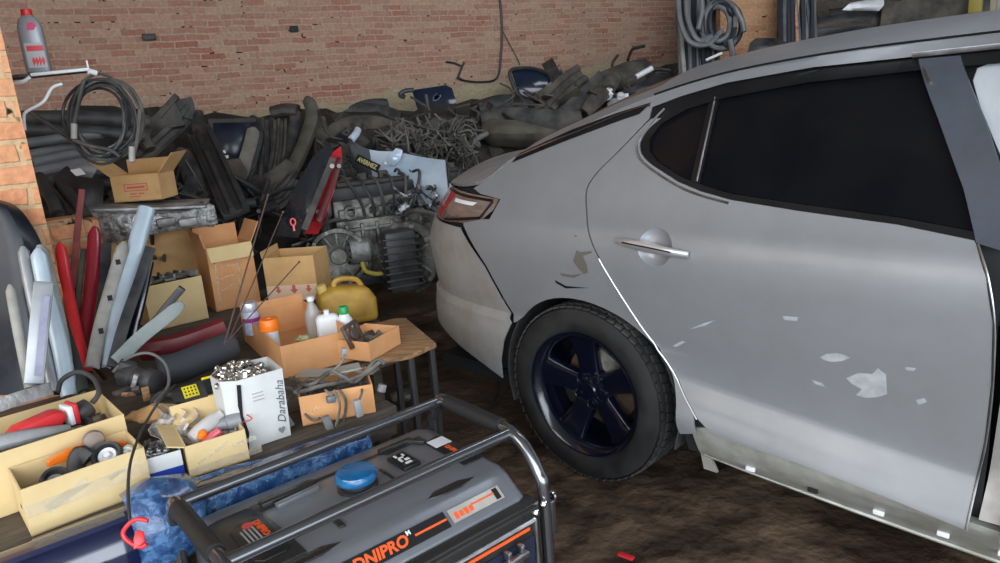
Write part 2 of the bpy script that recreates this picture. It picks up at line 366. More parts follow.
def panel(name,poly,m,parent,off=0.0,thick=.006,su=.05,sz=.03,shrink=0,label=None,bulge=None,surf=None,hole=None):
    bm=bmesh.new(); loops=[[Vector((a,b,0)) for a,b in poly]]
    if hole: loops.append([Vector((a,b,0)) for a,b in hole])
    vs=[bm.verts.new(p) for l in loops for p in l]
    from mathutils.geometry import tessellate_polygon
    for t in tessellate_polygon(loops):
        try: bm.faces.new([vs[i] for i in t])
        except ValueError: pass
    us=[a for a,_ in poly]; zs=[b for _,b in poly]
    for lo,hi,st,ax in ((min(us),max(us),su,0),(min(zs),max(zs),sz,1)):
        k=math.floor(lo/st)+1
        while k*st<hi-1e-4:
            co=[0,0,0];no=[0,0,0];co[ax]=k*st;no[ax]=1
            bmesh.ops.bisect_plane(bm,geom=bm.verts[:]+bm.edges[:]+bm.faces[:],plane_co=co,plane_no=no,dist=1e-5); k+=1
    bmesh.ops.remove_doubles(bm,verts=bm.verts,dist=5e-5)
    bmesh.ops.dissolve_limit(bm,angle_limit=.0001,verts=bm.verts,edges=bm.edges) if False else None
    f=surf or SVf
    V=[];F=[];bm.verts.index_update()
    for v in bm.verts:
        o=off(v.co.x,v.co.y) if callable(off) else off
        V.append(Vector((v.co.x,f(v.co.x,v.co.y)+o,v.co.y)))
    F=[tuple(v.index for v in q.verts) for q in bm.faces]
    # boundary for the returned edge
    bd=[(e.verts[0].index,e.verts[1].index) for e in bm.edges if len(e.link_faces)==1]
    # orientation: outward is +v
    FF=[]
    for q in F:
        n=Vector()
        for i in range(len(q)): n+=V[q[i]].cross(V[q[(i+1)%len(q)]])
        FF.append(q if n.y>0 else q[::-1])
    k=len(V)
    ee={}
    for q in FF:
        for i in range(len(q)): ee[(q[i],q[(i+1)%len(q)])]=1
    if thick:
        V2=V+[p-Vector((0,thick,0)) for p in V]
        FF2=FF+[tuple(i+k for i in q[::-1]) for q in FF]
        for (a,b) in list(ee):
            if (b,a) not in ee: FF2.append((b,a,a+k,b+k))
    else: V2,FF2=V,FF
    bm.free()
    mb=MB(CM); mb.add(V2,FF2); return mb.build(name,m,parent,ang=40,merge=False,label=label)
car=thing('car','silver saloon car with dusty door, black rear wheel and tinted side windows','car',M=fr((CAR[0],CAR[1],0),CYAW))
m_paint=mat('silver_paint',(.255,.262,.275),.45,.35,coat=.12,col2=(.215,.218,.225),nscale=3.0,rvar=.06,detail=7)
m_paintd=mat('dusty_silver_paint',(.40,.40,.40),.5,.45,col2=(.30,.27,.24),nscale=6,rvar=.12,detail=7)
m_sill=mat('primer_sill',(.42,.42,.39),.45,.3,col2=(.28,.27,.23),nscale=10,bump=.05,rvar=.1)
m_glass=mat('tinted_glass',(.003,.0035,.005),.12,spec=.12,col2=(.006,.006,.007),nscale=4,rvar=.06)
m_trim=mat('black_trim',(.006,.006,.007),.35,spec=.3,rvar=.1,nscale=8)
m_bp=mat('blue_grey_pillar_film',(.055,.062,.08),.42,col2=(.04,.046,.056),nscale=12,rvar=.1)
# upper edge of the side skin, centre line of the top
TOP=[(-1.12,.99),(-1.0,1.01),(-.8,1.03),(-.6,1.045),(-.5,1.065),(-.35,1.15),(-.1,1.235),(.15,1.318),(.31,1.36),(.46,1.387),(.68,1.408),(.92,1.418),(1.3,1.42),(1.7,1.40),(2.05,1.30),(2.4,1.13),(2.75,.98),(3.2,.92),(3.6,.82),(3.78,.70)]
CEN=[(-1.12,1.055),(-1.0,1.10),(-.92,1.105),(-.75,1.125),(-.6,1.165),(-.3,1.29),(0,1.40),(.2,1.445),(.6,1.487),(1.0,1.50),(1.3,1.50),(1.7,1.475),(2.05,1.37),(2.4,1.19),(2.75,1.05),(3.2,.99),(3.6,.88),(3.78,.74)]
HW=.915
def topz(u): return interp(TOP,u)
def topgrid(u0,u1,t0,t1,nu,nt,off=0):
    G=[]
    for i in range(nu+1):
        u=u0+(u1-u0)*i/nu; zt=topz(u); vs=SVf(u,zt); zc=interp(CEN,u); row=[]
        for j in range(nt+1):
            t=t0+(t1-t0)*j/nt    # 0 near edge .. 1 centre .. 2 far edge
            w=t if t<=1 else 2-t
            z=zt+(zc-zt)*(1-(1-w)**2.3)+off
            v=vs+(-HW-vs)*t
            row.append((u,v,z))
        G.append(row)
    return G
def top(name,u0,u1,t0,t1,m,nu=24,nt=24,off=0,th=.012,label=None):
    mb=MB(CM); mb.grid(topgrid(u0,u1,t0,t1,nu,nt,off),thick=th)
    return mb.build(name,m,car,label=label,ang=50)
top('roof',.16,1.95,0,2,m_paint,nu=30,label='silver roof')
top('roof_edge',-.34,.16,0,.16,m_paint,nu=14,nt=6)
top('roof_edge',-.34,.16,1.84,2,m_paint,nu=14,nt=6)
top('rear_glass',-.56,.155,.165,1.835,m_glass,nu=16,nt=16,off=-.006)
top('trunk_lid',-1.05,-.565,0.0,2,m_paint,nu=16,nt=24)
top('trunk_shoulder',-.56,-.345,0,.16,m_paint,nu=8,nt=6) 
top('trunk_shoulder',-.56,-.345,1.84,2,m_paint,nu=8,nt=6)
top('windscreen',1.96,2.7,.1,1.9,m_glass,nu=10,nt=14)
top('hood',2.72,3.78,0,2,m_paint,nu=14,nt=18)
# far side skin and the dark inner body
def skin(u0,u1,nu,zl,zh,nz,m,name,far=True,inset=0):
    G=[]
    for i in range(nu+1):
        u=u0+(u1-u0)*i/nu; row=[]
        a=zl(u);b=zh(u)
        for j in range(nz+1):
            z=a+(b-a)*j/nz; v=SVf(u,z)-inset; row.append((u,-2*HW-v if far else v,z))
        G.append(row)
    mb=MB(CM); mb.grid(G,thick=.006 if far else 0); return mb.build(name,m,car,ang=50,merge=False)
skin(-1.12,3.76,60,lambda u:.2,topz,20,m_paint,'far_side_panel')
wheelarch=lambda u,c=0:(.325+math.sqrt(max(0,.375**2-(u-c)**2)) if abs(u-c)<.375 else 0)
inner=MB(CM)
# inner shell keeps gaps dark; split around the wheel well
def shell(u0,u1,zl,nu=14,nz=10,zh=None):
    G=[]
    for i in range(nu+1):
        u=u0+(u1-u0)*i/nu; b=(zh(u) if zh else topz(u)-.02); row=[]
        for j in range(nz+1):
            z=zl(u)+(b-zl(u))*j/nz; row.append((u,SVf(u,z)-.035,z))
        G.append(row)
    inner.grid(G)
shell(-1.08,-.40,lambda u:.32); shell(-.40,.40,lambda u:max(.3,.335+math.sqrt(max(0,.385**2-u*u))),nu=24); shell(.40,1.2,lambda u:.22)
inner.build('inner_body',m_dark,car,merge=False)
# wheel well liner
wwl=MB(CM)
rr=[(.375*cos(a),-.30,.325+.375*sin(a)) for a in [pi*(-.1+1.2*k/20) for k in range(21)]]
wwl.grid([[(x,v,z) for (x,_,z) in rr] for v in (-.05,-.40)],thick=.004)
wwl.prism([(x,z) for x,_,z in rr],.01,M=Matrix(((1,0,0,0),(0,0,1,-.40),(0,1,0,0),(0,0,0,1))))
wwl.build('wheel_well',m_rubber,car)
# underside and rear
ub=MB(CM); ub.box((1.3,-HW,.24),(4.4,1.5,.06)); ub.build('underbody',m_dark,car)
rb=MB(CM)
for zz0,zz1,nm in ((.40,.99,'b'),):
    G=[]
    for i in range(15):
        t=i/14; v=-.44+(-2*HW+.88)*t; e=1-abs(2*t-1)**2.4
        G.append([(-1.10-.05*e-.02*(1-abs(z-.6)*1.6)+max(0,z-.82)*.40,v,z) for z in [zz0+(zz1-zz0)*k/8 for k in range(9)]])
    rb.grid(G,thick=.008)
rb.build('rear_bumper_face',m_paintd,car)
# ---- panels of the near side
arch=[(.405,.34),(.39,.43),(.345,.52),(.27,.60),(.17,.655),(.04,.683),(-.09,.672),(-.20,.625),(-.29,.55)]
seam=[(.205,1.262),(.12,1.17),(.05,1.10),(.022,1.045),(.045,.98),(.09,.90),(.17,.77),(.27,.62),(.335,.54),(.40,.45),(.47,.375)]
seamc=c2(seam,4)
archc=c2(arch,3)
gl=lambda u:0
q=[( -.345,1.148),(-.22,1.193),(-.1,1.233),(.03,1.277),(.15,1.316),(.20,1.325),(.205,1.30)]+seamc[:-1]+[(.462,.378),(.47,.33),(.415,.31)]+archc+[(-.305,.545),(-.345,.605),(-.43,.75),(-.555,.90),(-.56,.915),(-.40,.93),(-.375,1.0),(-.50,1.012),(-.555,1.030),(-.5,1.055),(-.43,1.095)]
# split strip: dark window band lies on top of the quarter panel
panel('quarter_panel',q,m_paint,car)
b=[(-.575,.885),(-.445,.745),(-.36,.60),(-.318,.54),(-.36,.46),(-.385,.38),(-.395,.29),(-.50,.30),(-.65,.33),(-.8,.36),(-1.0,.37),(-1.105,.37),(-1.115,.55),(-1.115,.75),(-1.11,.99),(-1.0,.985),(-.80,.965),(-.78,.89)]
b=[(-.578,.885),(-.445,.745),(-.36,.60),(-.318,.54),(-.36,.46),(-.385,.38),(-.395,.30),(-.50,.335),(-.65,.37),(-.8,.405),(-1.0,.43),(-1.105,.44),(-1.115,.55),(-1.115,.75),(-1.11,.885),(-.9,.885),(-.74,.885)]
panel('rear_bumper',b,m_paintd,car,off=lambda u,z:.002+(.012 if z<.52 else 0)*(1 if z<.5 else .5),su=.03,sz=.03,label='scuffed silver bumper corner')
# tail lamp
lampm=mat('lamp_lens',(.11,.065,.05),.08,coat=1,col2=(.22,.17,.145),nscale=6,cut=(.3,.7),stretch=(1,1,5))
lp=[CS(446,189),CS(470,190),CS(497,195.5),CS(493,206),CS(484,216),CS(465,221),CS(452,222.5)]
lp=[(-1.035,1.0),(-.95,1.012)]+[(-.80,1.017),(-.60,1.012),(-.385,1.0),(-.395,.962),(-.435,.928),(-.56,.905),(-.72,.895),(-.9,.893),(-1.06,.893)]
panel('tail_lamp',lp,lampm,car,off=.002,su=.04)
for a,bq in (((-.80,1.008),(-.41,.993)),((-.41,.99),(-.45,.935)),((-.45,.932),(-.72,.902))):
    t=MB(CM); n_=8; t.tube([(a[0]+(bq[0]-a[0])*k/n_,SVf(a[0]+(bq[0]-a[0])*k/n_,a[1]+(bq[1]-a[1])*k/n_)+.003,a[1]+(bq[1]-a[1])*k/n_) for k in range(n_+1)],.006,6); t.build('lamp_surround',m_trim,car)
red=mat('red_reflector',(.55,.02,.02),.15,coat=1)
panel('lamp_reflector',[(-1.03,.99),(-.70,1.005),(-.79,.905),(-1.05,.905)],red,car,off=.005,su=.03,label='red end of the lamp')
panel('lamp_reflector',[(-.68,.985),(-.50,.982),(-.52,.970),(-.68,.972)],m_white,car,off=.006,thick=.002,label='white strip in the lamp')
# dark sealing strip at the foot of the rear glass
panel('drip_strip',[(-.36,1.128),(-.1,1.206),(.10,1.262),(.165,1.278),(.20,1.312),(.08,1.286),(-.1,1.238),(-.33,1.160)],m_trim,car,off=.004,thick=.003,label='black rubber drip strip')
t=MB(CM); P=[(-.34,1.150),(-.2,1.195),(-.05,1.236),(.1,1.282),(.2,1.305)]; t.tube(crv([(u,SVf(u,z)+.006,z) for u,z in P],4),.0035,6); t.build('strip_trim',m_chrome,car)
# rear door skin
dfront=[(1.145,.965),(1.175,.90),(1.195,.80),(1.20,.65),(1.195,.5),(1.185,.40),(1.18,.285)]
dbot=[(1.18,.285),(1.03,.305),(.78,.330),(.60,.338),(.545,.342),(.505,.358),(.478,.376)]
belt=[(.30,1.105),(.36,1.078),(.44,1.054),(.54,1.034),(.74,1.014),(.98,.995),(1.14,.972)]
tip=[(.30,1.105),(.25,1.128),(.21,1.155),(.192,1.19),(.212,1.232),(.25,1.262)]
seam_d=[(a+.006,b_+.001) for a,b_ in seamc]
door=[(.214,1.262)]+seam_d[1:]+dbot[::-1][1:]+dfront[::-1][1:]+belt[::-1]+c2(tip,3)[1:]
door=[(a,b_) for i,(a,b_) in enumerate(door) if i==0 or (abs(a-door[i-1][0])+abs(b_-door[i-1][1]))>1e-4]
hcirc=[(.335+.060*cos(2*pi*k/28),.893+.056*sin(2*pi*k/28)) for k in range(28)]
panel('rear_door',door,m_paint,car,su=.05,sz=.012,hole=hcirc)
# bright edge along the open shut line
t=MB(CM); t.tube([(u+.003,SVf(u,z)+.0015,z) for u,z in seamc[22:]],.0022,6); t.build('door_edge',mat('bare_edge',(.75,.76,.78),.3,.5),car)
t=MB(CM); t.tube([(u+.004,SVf(u,z)+.001,z) for u,z in c2(dfront,4)],.0028,6); t.build('door_edge',m_steel,car)
# chrome window trim and rubber
t=MB(CM); P=c2([(.255,1.29),(.215,1.245),(.186,1.19),(.203,1.15),(.25,1.118),(.36,1.069),(.44,1.045),(.54,1.026)],4)
t.tube([(u,SVf(u,z)+.002,z) for u,z in P],.004,6); t.build('window_trim',m_steel,car)
# glass
gq=[(.215,1.19),(.235,1.15),(.30,1.117),(.40,1.078),(.40,1.318),(.30,1.287),(.235,1.235)]
panel('window_glass',gq,m_glass,car,off=-.02,thick=.003,label='small fixed quarter glass')
gm=[(.425,1.07),(.54,1.045),(.74,1.025),(.98,1.006),(1.15,.985),(1.10,1.1),(1.02,1.25),(.96,1.37),(.68,1.36),(.44,1.332),(.425,1.325)]
panel('window_glass',gm,m_glass,car,off=-.022,thick=.003,label='large tinted door glass')
# window frame: black band above and around the glass
fr_top=[(.20,1.292),(.30,1.322),(.44,1.352),(.68,1.374),(.94,1.378),(1.13,1.378),(1.13,1.35),(.96,1.348),(.68,1.338),(.44,1.310),(.33,1.285),(.25,1.245),(.222,1.20),(.232,1.165),(.27,1.135),(.36,1.093),(.44,1.070),(.54,1.049),(.74,1.030),(.98,1.010),(1.15,.988),(1.148,.969),(.98,.992),(.74,1.011),(.54,1.031),(.44,1.052),(.36,1.075),(.30,1.103),(.25,1.126),(.208,1.155),(.190,1.19),(.205,1.245)]
panel('window_frame',fr_top,m_trim,car,off=-.004,thick=.012,su=.08)
# division bar between the two panes
panel('division_bar',[(.398,1.08),(.428,1.072),(.428,1.325),(.398,1.318)],m_trim,car,off=-.010,thick=.01)
t=MB(CM); t.rod((.420,SVf(.42,1.08)-.006,1.08),(.416,SVf(.416,1.315)-.006,1.315),.003,6); t.build('bar_trim',m_steel,car)
# side rail of the roof above the door
rail=[(.16,1.318),(.31,1.358),(.46,1.386),(.68,1.407),(.92,1.417),(1.3,1.42),(1.62,1.403),(1.62,1.37),(1.3,1.388),(.94,1.382),(.68,1.377),(.44,1.354),(.30,1.324),(.205,1.296)]
panel('roof_rail',rail,m_paint,car,off=.003,thick=.02)
t=MB(CM); t.tube(crv([(u,SVf(u,z)+.003,z) for u,z in [(.2,1.335),(.31,1.362),(.46,1.389),(.68,1.410),(.92,1.420),(1.3,1.423),(1.7,1.402)]],4),.0035,6); t.build('roof_seam',m_trim,car)
# drip moulding stub at the front of the rear door
t=MB(CM); t.tube([(u,SVf(u,z)+.008,z) for u,z in [(.93,1.385),(1.1,1.388),(1.4,1.385)]],.007,8); t.build('drip_moulding',m_steel,car)
# B pillar cover
bp=[(.945,1.375),(1.035,1.375),(1.12,1.22),(1.22,1.0),(1.20,.955),(1.145,.968),(1.10,1.08),(1.02,1.235)]
panel('pillar_cover',bp,m_bp,car,off=.002,thick=.012,label='matt blue-grey pillar cover')
t=MB(CM); t.tube([(u,SVf(u,z)+.006,z) for u,z in ((.968,1.352),(.990,1.318))],.005,6); t.build('pillar_clip',m_steel,car)
# pillar behind the missing front door, door aperture and sill
panel('inner_pillar',[(1.205,.955),(1.40,.955),(1.36,.6),(1.33,.30),(1.20,.30),(1.215,.6)],m_paintd,car,off=-.035,thick=.02)
# front door frame around its window
fd=c2([(1.06,1.34),(1.10,1.352),(1.5,1.352),(1.9,1.25),(2.1,1.1),(2.1,1.0),(1.35,1.0),(1.30,1.0)],1)
panel('front_window_frame',[(1.02,1.374),(1.9,1.33),(1.9,1.30),(1.62,1.345),(1.10,1.352),(1.075,1.342),(1.072,1.315),(1.10,1.25),(1.225,1.02),(1.225,1.0),(1.13,1.10),(1.06,1.27)],m_trim,car,off=-.02,thick=.02)
panel('front_window_panel',[(1.06,1.35),(1.6,1.35),(2.0,1.2),(2.1,1.0),(1.20,1.0),(1.06,1.27)],mat('painted_pane_reflection',(.34,.36,.38),.35,.2,col2=(.50,.53,.56),nscale=1.2,stretch=(5,5,.2),cut=(.3,.7)),car,off=-.026,thick=.01,label='front window pane with a bright reflection painted into its colour')  # bright reflection in the front window, painted as pale streaks
panel('front_door',[(1.25,.99),(2.15,.99),(2.3,.9),(2.32,.4),(2.2,.30),(1.25,.28),(1.262,.5),(1.275,.7),(1.27,.9)],m_paint,car,off=0,thick=.03,su=.1,sz=.04)
panel('front_fender',[(2.165,.99),(2.5,1.02),(3.2,.9),(3.6,.8),(3.7,.7),(3.7,.35),(3.19,.35),(3.12,.5),(2.98,.63),(2.795,.69),(2.6,.63),(2.46,.5),(2.40,.32),(2.34,.32),(2.33,.5),(2.32,.9)],m_paint,car,su=.08,sz=.05)
sl=[(.44,.33),(.50,.345),(.78,.328),(1.03,.30),(1.3,.285),(2.3,.28),(2.3,.13),(1.3,.118),(1.08,.135),(.75,.17),(.52,.205),(.45,.22)]
panel('sill',sl,m_sill,car,off=lambda u,z:-.03-.12*max(0,.2-z),thick=.03,label='exposed unpainted sill')
t=MB(CM)
t.tube([(u,SVf(u,z)-.034,z) for u,z in [(.46,.225),(.6,.195),(.75,.172),(.9,.153),(1.08,.137),(1.3,.12),(1.8,.12)]],.006,6)
t.build('pinch_flange',m_sill,car)
for u in (.62,.80,.97,1.12,1.25):
    t=MB(CM); z=.235-(u-.6)*.07; t.box((u,SVf(u,z)-.024,z),(.028,.010,.014)); t.build('sill_clip',m_dark if u in (.80,) else m_white,car,bevel=.002)
# mud flap end of the arch
t=MB(CM); t.prism([(.425,.33),(.46,.34),(.475,.22),(.50,.17),(.455,.17),(.44,.24)],.012,M=Matrix(((1,0,0,0),(0,0,1,-.07),(0,1,0,0),(0,0,0,1)))); t.build('arch_bracket',m_sill,car)
# door handle: recess cup, bar, end cap
hc=(.335,.893)
cup=MB(CM)
G=[]
for i in range(29):
    row=[]
    for j in range(9):
        a=2*pi*i/28; r=j/8; u=hc[0]+.060*r*cos(a); z=hc[1]+.056*r*sin(a); row.append((u,SVf(u,z)-.020*(1-r**3),z))
    G.append(row)
cup.grid(G)
cup.build('handle_cup',mat('cup_paint',(.30,.31,.33),.3,.5),car)
hb=MB(CM); P=[(.20,.905),(.25,.903),(.32,.897),(.40,.890),(.455,.885)]
hb.sweep(crv([(u,SVf(u,z)+(.018 if 0<i<4 else .010),z) for i,(u,z) in enumerate(P)],4),[(.010*cos(a),.0165*sin(a)) for a in [2*pi*k/10 for k in range(10)]],up=(0,0,1),scale=lambda t:(.5+.5*sin(pi*min(1,max(0,t*1.05)))**.5,1-.35*abs(2*t-1)))
h=hb.build('handle',mat('satin_chrome',(.62,.63,.65),.28,.75),car,label='chrome pull handle')
hk=MB(CM); hk.sweep([(.235,SVf(.235,.90)+.026,.904),(.33,SVf(.33,.9)+.029,.897),(.405,SVf(.4,.89)+.026,.890)],[(-.003,0),(.003,0),(.003,.004),(-.003,.004)],up=(0,0,1)); hk.build('handle_groove',m_trim,car)
# scuffs and filler marks
m_sc=mat('scuff',(.36,.37,.38),.6,col2=(.27,.275,.285),nscale=30); m_dirt=mat('dent_dirt',(.10,.09,.075),.6)
def mark(pix,m,name='scuff_mark',off=.0035): panel(name,[CS(x,y) for x,y in pix],m,car,off=off-.003,thick=.0012,su=.2,sz=.2)
mark([(820,357),(826,354),(836,353),(845,355),(850,358),(842,361),(832,362),(824,360)],m_sc); mark([(846,378),(858,373),(872,374),(878,368),(882,372),(886,374),(887,394),(878,397),(866,398),(856,395),(862,389),(852,384)],m_sc)
mark([(916,400),(924,398),(927,402),(918,405)],m_sc); mark([(812,380),(822,383),(825,387),(815,384)],m_sc); mark([(690,329),(704,323),(716,320),(704,326)],m_sc); mark([(672,346),(682,341),(686,342),(676,347)],m_sc); mark([(783,316),(798,317),(797,321),(784,320)],m_sc); mark([(905,367),(916,368),(914,371),(906,370)],m_sc)
mark([(574,235),(577,236),(579,252),(591,251),(592,253),(583,256),(587,265),(588,273),(584,274),(578,268),(573,261),(576,252)],m_dirt)
mark([(560,273),(572,275),(584,273),(574,278),(562,276)],m_dirt)
mark([(555,280),(566,286),(589,288),(566,288.5),(556,283)],m_trim)
# ---------------- wheel
def wheel(u,parent,flip=1):
    C=Matrix(((1,0,0,u),(0,0,1,-.235),(0,1,0,.325),(0,0,0,1))) if flip==1 else Matrix(((1,0,0,u),(0,0,-1,-2*HW+.235),(0,1,0,.325),(0,0,0,1)))
    # wheel-local z points out of the car, 0 at inner face, .215 outer
    W_=CM@C
    ty=MB(W_); prof=[(.222,.02),(.235,.005),(.285,.0),(.312,.012),(.322,.04),(.325,.11),(.322,.18),(.312,.203),(.285,.216),(.25,.214),(.232,.205),(.222,.19)]
    ty.lathe(prof+[prof[0]],n=72)
    # tread grooves
    t=ty.build('tyre',mat('tyre_rubber',(.009,.009,.010),.7,spec=.3,col2=(.022,.021,.02),nscale=9,rvar=.1),parent,ang=30)
    tr=MB(W_)
    for k in range(60):
        a=2*pi*k/60
        for zc,w,sk in ((.195,.022,.03),(.16,.035,-.03),(.11,.045,.03),(.06,.035,-.03)):
            M=Matrix.Rotation(a+(.05 if zc in(.16,.06) else 0),4,'Z')@Matrix.Translation((.325 if zc<.19 else .3215,0,zc))@Matrix.Rotation(sk*8,4,'X')
            tr.box((0,0,0),(.006,.026,w-.006),M=M)
    tr.build('tread',mat('tread_rubber',(.018,.017,.017),.8,col2=(.10,.095,.085),nscale=4,cut=(.5,.7)),t,merge=False)
    rm=MB(W_); rm.lathe([(.205,.03),(.225,.015),(.232,.02),(.222,.05),(.212,.10),(.212,.16),(.222,.188),(.232,.200),(.230,.212),(.222,.208),(.205,.186),(.200,.16),(.200,.05),(.205,.03)],n=64); rim=rm.build('rim',m_navy,parent,ang=45)
    for k in range(5):
        sp=MB(W_@Matrix.Rotation(2*pi*k/5+R_(97),4,'Z'))
        V=[];F=[]
        rows=[(.03,.052,.150,.115),(.07,.046,.156,.12),(.12,.048,.158,.13),(.17,.056,.166,.14),(.208,.072,.178,.15)]
        for r,w,zt,zb in rows: V+=[(r,-w,zb),(r,-w*.86,zt-.006),(r,-w*.35,zt),(r,0,zt+.004*0-.004),(r,w*.35,zt),(r,w*.86,zt-.006),(r,w,zb)]
        for i in range(4):
            for j in range(6): F.append((i*7+j,i*7+j+1,(i+1)*7+j+1,(i+1)*7+j))
            F.append((i*7+6,i*7,(i+1)*7,(i+1)*7+6))
        F.append(tuple(range(6,-1,-1)))
        F.append(tuple(28+j for j in range(7)))
        sp.add(V,F); sp.build('spoke',m_navy,parent,bevel=.003)
    hb=MB(W_); hb.lathe([(0,.168),(.026,.168),(.030,.163),(.032,.158),(.055,.156),(.066,.150),(.068,.12)],n=30); hub=hb.build('hub',m_navy,parent)
    for k in range(5):
        a=2*pi*(k+.5)/5+R_(97); nb=MB(W_@Matrix.Translation((.048*cos(a)*1.06,.048*sin(a)*1.06,.150)))
        nb.lathe([(0,.012),(.008,.012),(.010,.008),(.010,.003),(.017,.003),(.021,.010),(.023,.010),(.023,0)],n=16); nb.build('lug_nut',m_navy,hub)
    ds=MB(W_); ds.lathe([(0,.10),(.07,.10),(.075,.085),(.15,.085),(.152,.07),(0,.07)],n=40); d_=ds.build('brake_disc',mat('rusty_disc',(.18,.13,.09),.5,.6,col2=(.08,.05,.03),nscale=8),parent)
    cp=MB(W_@Matrix.Rotation(R_(62),4,'Z')); cp.box((.115,0,.10),(.07,.12,.05)); cp.build('brake_caliper',m_aludirt,parent,bevel=.012)
    bk=MB(W_); bk.lathe([(0,.03),(.2,.03),(.2,.02),(0,.02)],n=30); bk.build('backing_plate',m_dark,parent)
wt=bpy.data.objects.new('rear_wheel',None); COL.objects.link(wt); wt.parent=car; MW[wt]=MW[car]
wheel(0,wt)
# ============================================================ portable generator
GM=fr((-.38,1.545,0),39)
gen=thing('portable_generator','black and grey portable generator in a tube frame with blue fuel cap on the floor','generator',M=GM)
m_tube=mat('frame_tube_paint',(.20,.205,.22),.16,.9,rvar=.05,nscale=6)
m_grip=mat('grip_rubber',(.012,.012,.012),.6,bump=.15,bscale=120)
m_tank=mat('tank_grey',(.24,.25,.275),.33,.5,col2=(.20,.21,.23),nscale=4)
m_tkblk=mat('tank_black',(.022,.021,.020),.3,rvar=.05,nscale=9)
m_bluecap=mat('blue_cap_film',(.003,.10,.26),.12,coat=1,col2=(.005,.17,.42),nscale=20,bump=.25,bscale=35)
def gt(path,r,name='frame_tube',m=m_tube,lab=None,n=14,cv=0):
    t=MB(GM); t.tube(crv(path,cv) if cv else path,r,n); return t.build(name,m,gen,label=lab)
# two long top rails
gt([(-.36,.15,.55),(.37,.15,.55)],.0145,'top_rail'); gt([(-.37,-.15,.55),(.362,-.15,.55)],.0145,'top_rail')
for sx in (-1,1):
    # end hoops: down, across under the grip, down
    P=[(sx*.36,-.262,.0),(sx*.362,-.262,.40),(sx*.362,-.245,.475),(sx*.362,-.20,.530),(sx*.362,-.15,.552),(sx*.362,-.10,.556),(sx*.362,.10,.556),(sx*.362,.155,.552),(sx*.362,.19,.50),(sx*.362,.205,.43),(sx*.362,.205,0)]
    gt(P,.0155,'end_hoop',cv=6)
    gt([(sx*.362,-.115,.556),(sx*.362,.115,.556)],.0205,'grip_sleeve',m_grip,'black rubber grip sleeve',16)
gt([(-.36,-.262,.03),(.36,-.262,.03)],.0145,'bottom_rail'); gt([(-.36,.205,.03),(.36,.205,.03)],.0145,'bottom_rail')
for sx in (-1,1): gt([(sx*.36,-.262,.03),(sx*.36,.205,.03)],.0145,'bottom_rail')
# tank: grey shell
tk=MB(GM)
prof=[(-.235,.405),(-.238,.425),(-.180,.468),(-.150,.478),(.165,.478),(.205,.466),(.232,.430),(.235,.34),(-.230,.34)]
xs=[-.325,-.318,-.30,.30,.318,.328]; sc=[.93,.975,1,1,.975,.93]
V=[];F=[];n=len(prof)
for x,k in zip(xs,sc): V+=[(x,y*k,.34+(z-.34)*(k if k<1 else 1)) for y,z in prof]
for i in range(5):
    for j in range(n): F.append((i*n+j,i*n+(j+1)%n,(i+1)*n+(j+1)%n,(i+1)*n+j))
F+=[tuple(range(n-1,-1,-1)),tuple(5*n+j for j in range(n))]
tk.add(V,F); tank=tk.build('fuel_tank',m_tank,gen,bevel=.004)
def pl(name,poly,z,h,m,par=tank,bev=.0015,lab=None):
    t=MB(GM); t.prism(poly,h,z0=z); return t.build(name,m,par,bevel=bev,label=lab)
# black recess panels and ridges on the tank top
pl('tank_cover',[(-.315,-.13),(-.315,.125),(-.285,.135),(-.215,.135),(-.20,.105),(-.19,-.02),(-.19,-.13)],.4775,.004,m_tkblk,lab='glossy black end panel')
pl('tank_cover',[(-.215,.09),(-.10,.10),(-.07,.125),(.13,.125),(.15,.11),(.24,.11),(.27,.10),(.27,.138),(-.21,.138)],.4765,.004,m_tkblk,lab='glossy black rear panel')
pl('tank_ridge',[(-.19,.105),(-.06,.105),(-.045,.12),(-.06,.132),(-.19,.132)],.478,.012,m_tkblk)
pl('tank_ridge',[(-.165,.075),(-.055,.085),(-.05,.10),(-.165,.092)],.4775,.012,m_tank)
pl('tank_ridge',[(.14,.125),(.22,.125),(.25,.085),(.262,.09),(.235,.14),(.14,.14)],.478,.012,m_tkblk)
pl('tank_ridge',[(-.10,-.105),(-.085,-.105),(-.085,-.065),(-.10,-.065)],.4775,.006,m_tkblk)
pl('tank_ridge',[(.095,-.045),(.103,-.045),(.103,.06),(.095,.06)],.4775,.003,m_tkblk)
for x0,x1 in ((-.30,-.12),(.10,.24)):
    pl('tank_ridge',[(x0,-.150),(x0+.03,-.132),(x1-.04,-.132),(x1,-.150),(x1-.05,-.160),(x0+.05,-.160)],.468,.011,m_tkblk)
# left plate with logo and small print
m_lab=mat('label_black',(.012,.012,.012),.35); m_or=mat('logo_orange',(.75,.10,.02),.5); m_lt=mat('label_text',(.35,.35,.35),.5)
lb=pl('label_plate',[(-.285,-.085),(-.285,.055),(-.265,.075),(-.225,.075),(-.205,.055),(-.205,-.085),(-.22,-.10),(-.27,-.10)],.481,.004,m_lab,lab='black spec plate with orange lettering')
LM=GM@fr((-.232,.0,.4855),-90)
text('lettering','DNIPRO',.022,GM@fr((-.226,.022,.4856),-90),m_or,lb,bold=.0006,sx=.9)
for k in range(4):
    t=MB(GM); t.box((-.240-.009*k,.0,.4858),(.004,.085-.012*(k%2),.0008)); t.build('small_print',m_lt,lb)
t=MB(GM); t.lathe([(.013,0),(.013,.0012),(0,.0012)],M=fr((-.245,.052,.485)),n=20); t.build('warning_badge',mat('badge',(.6,.06,.05),.4),lb)
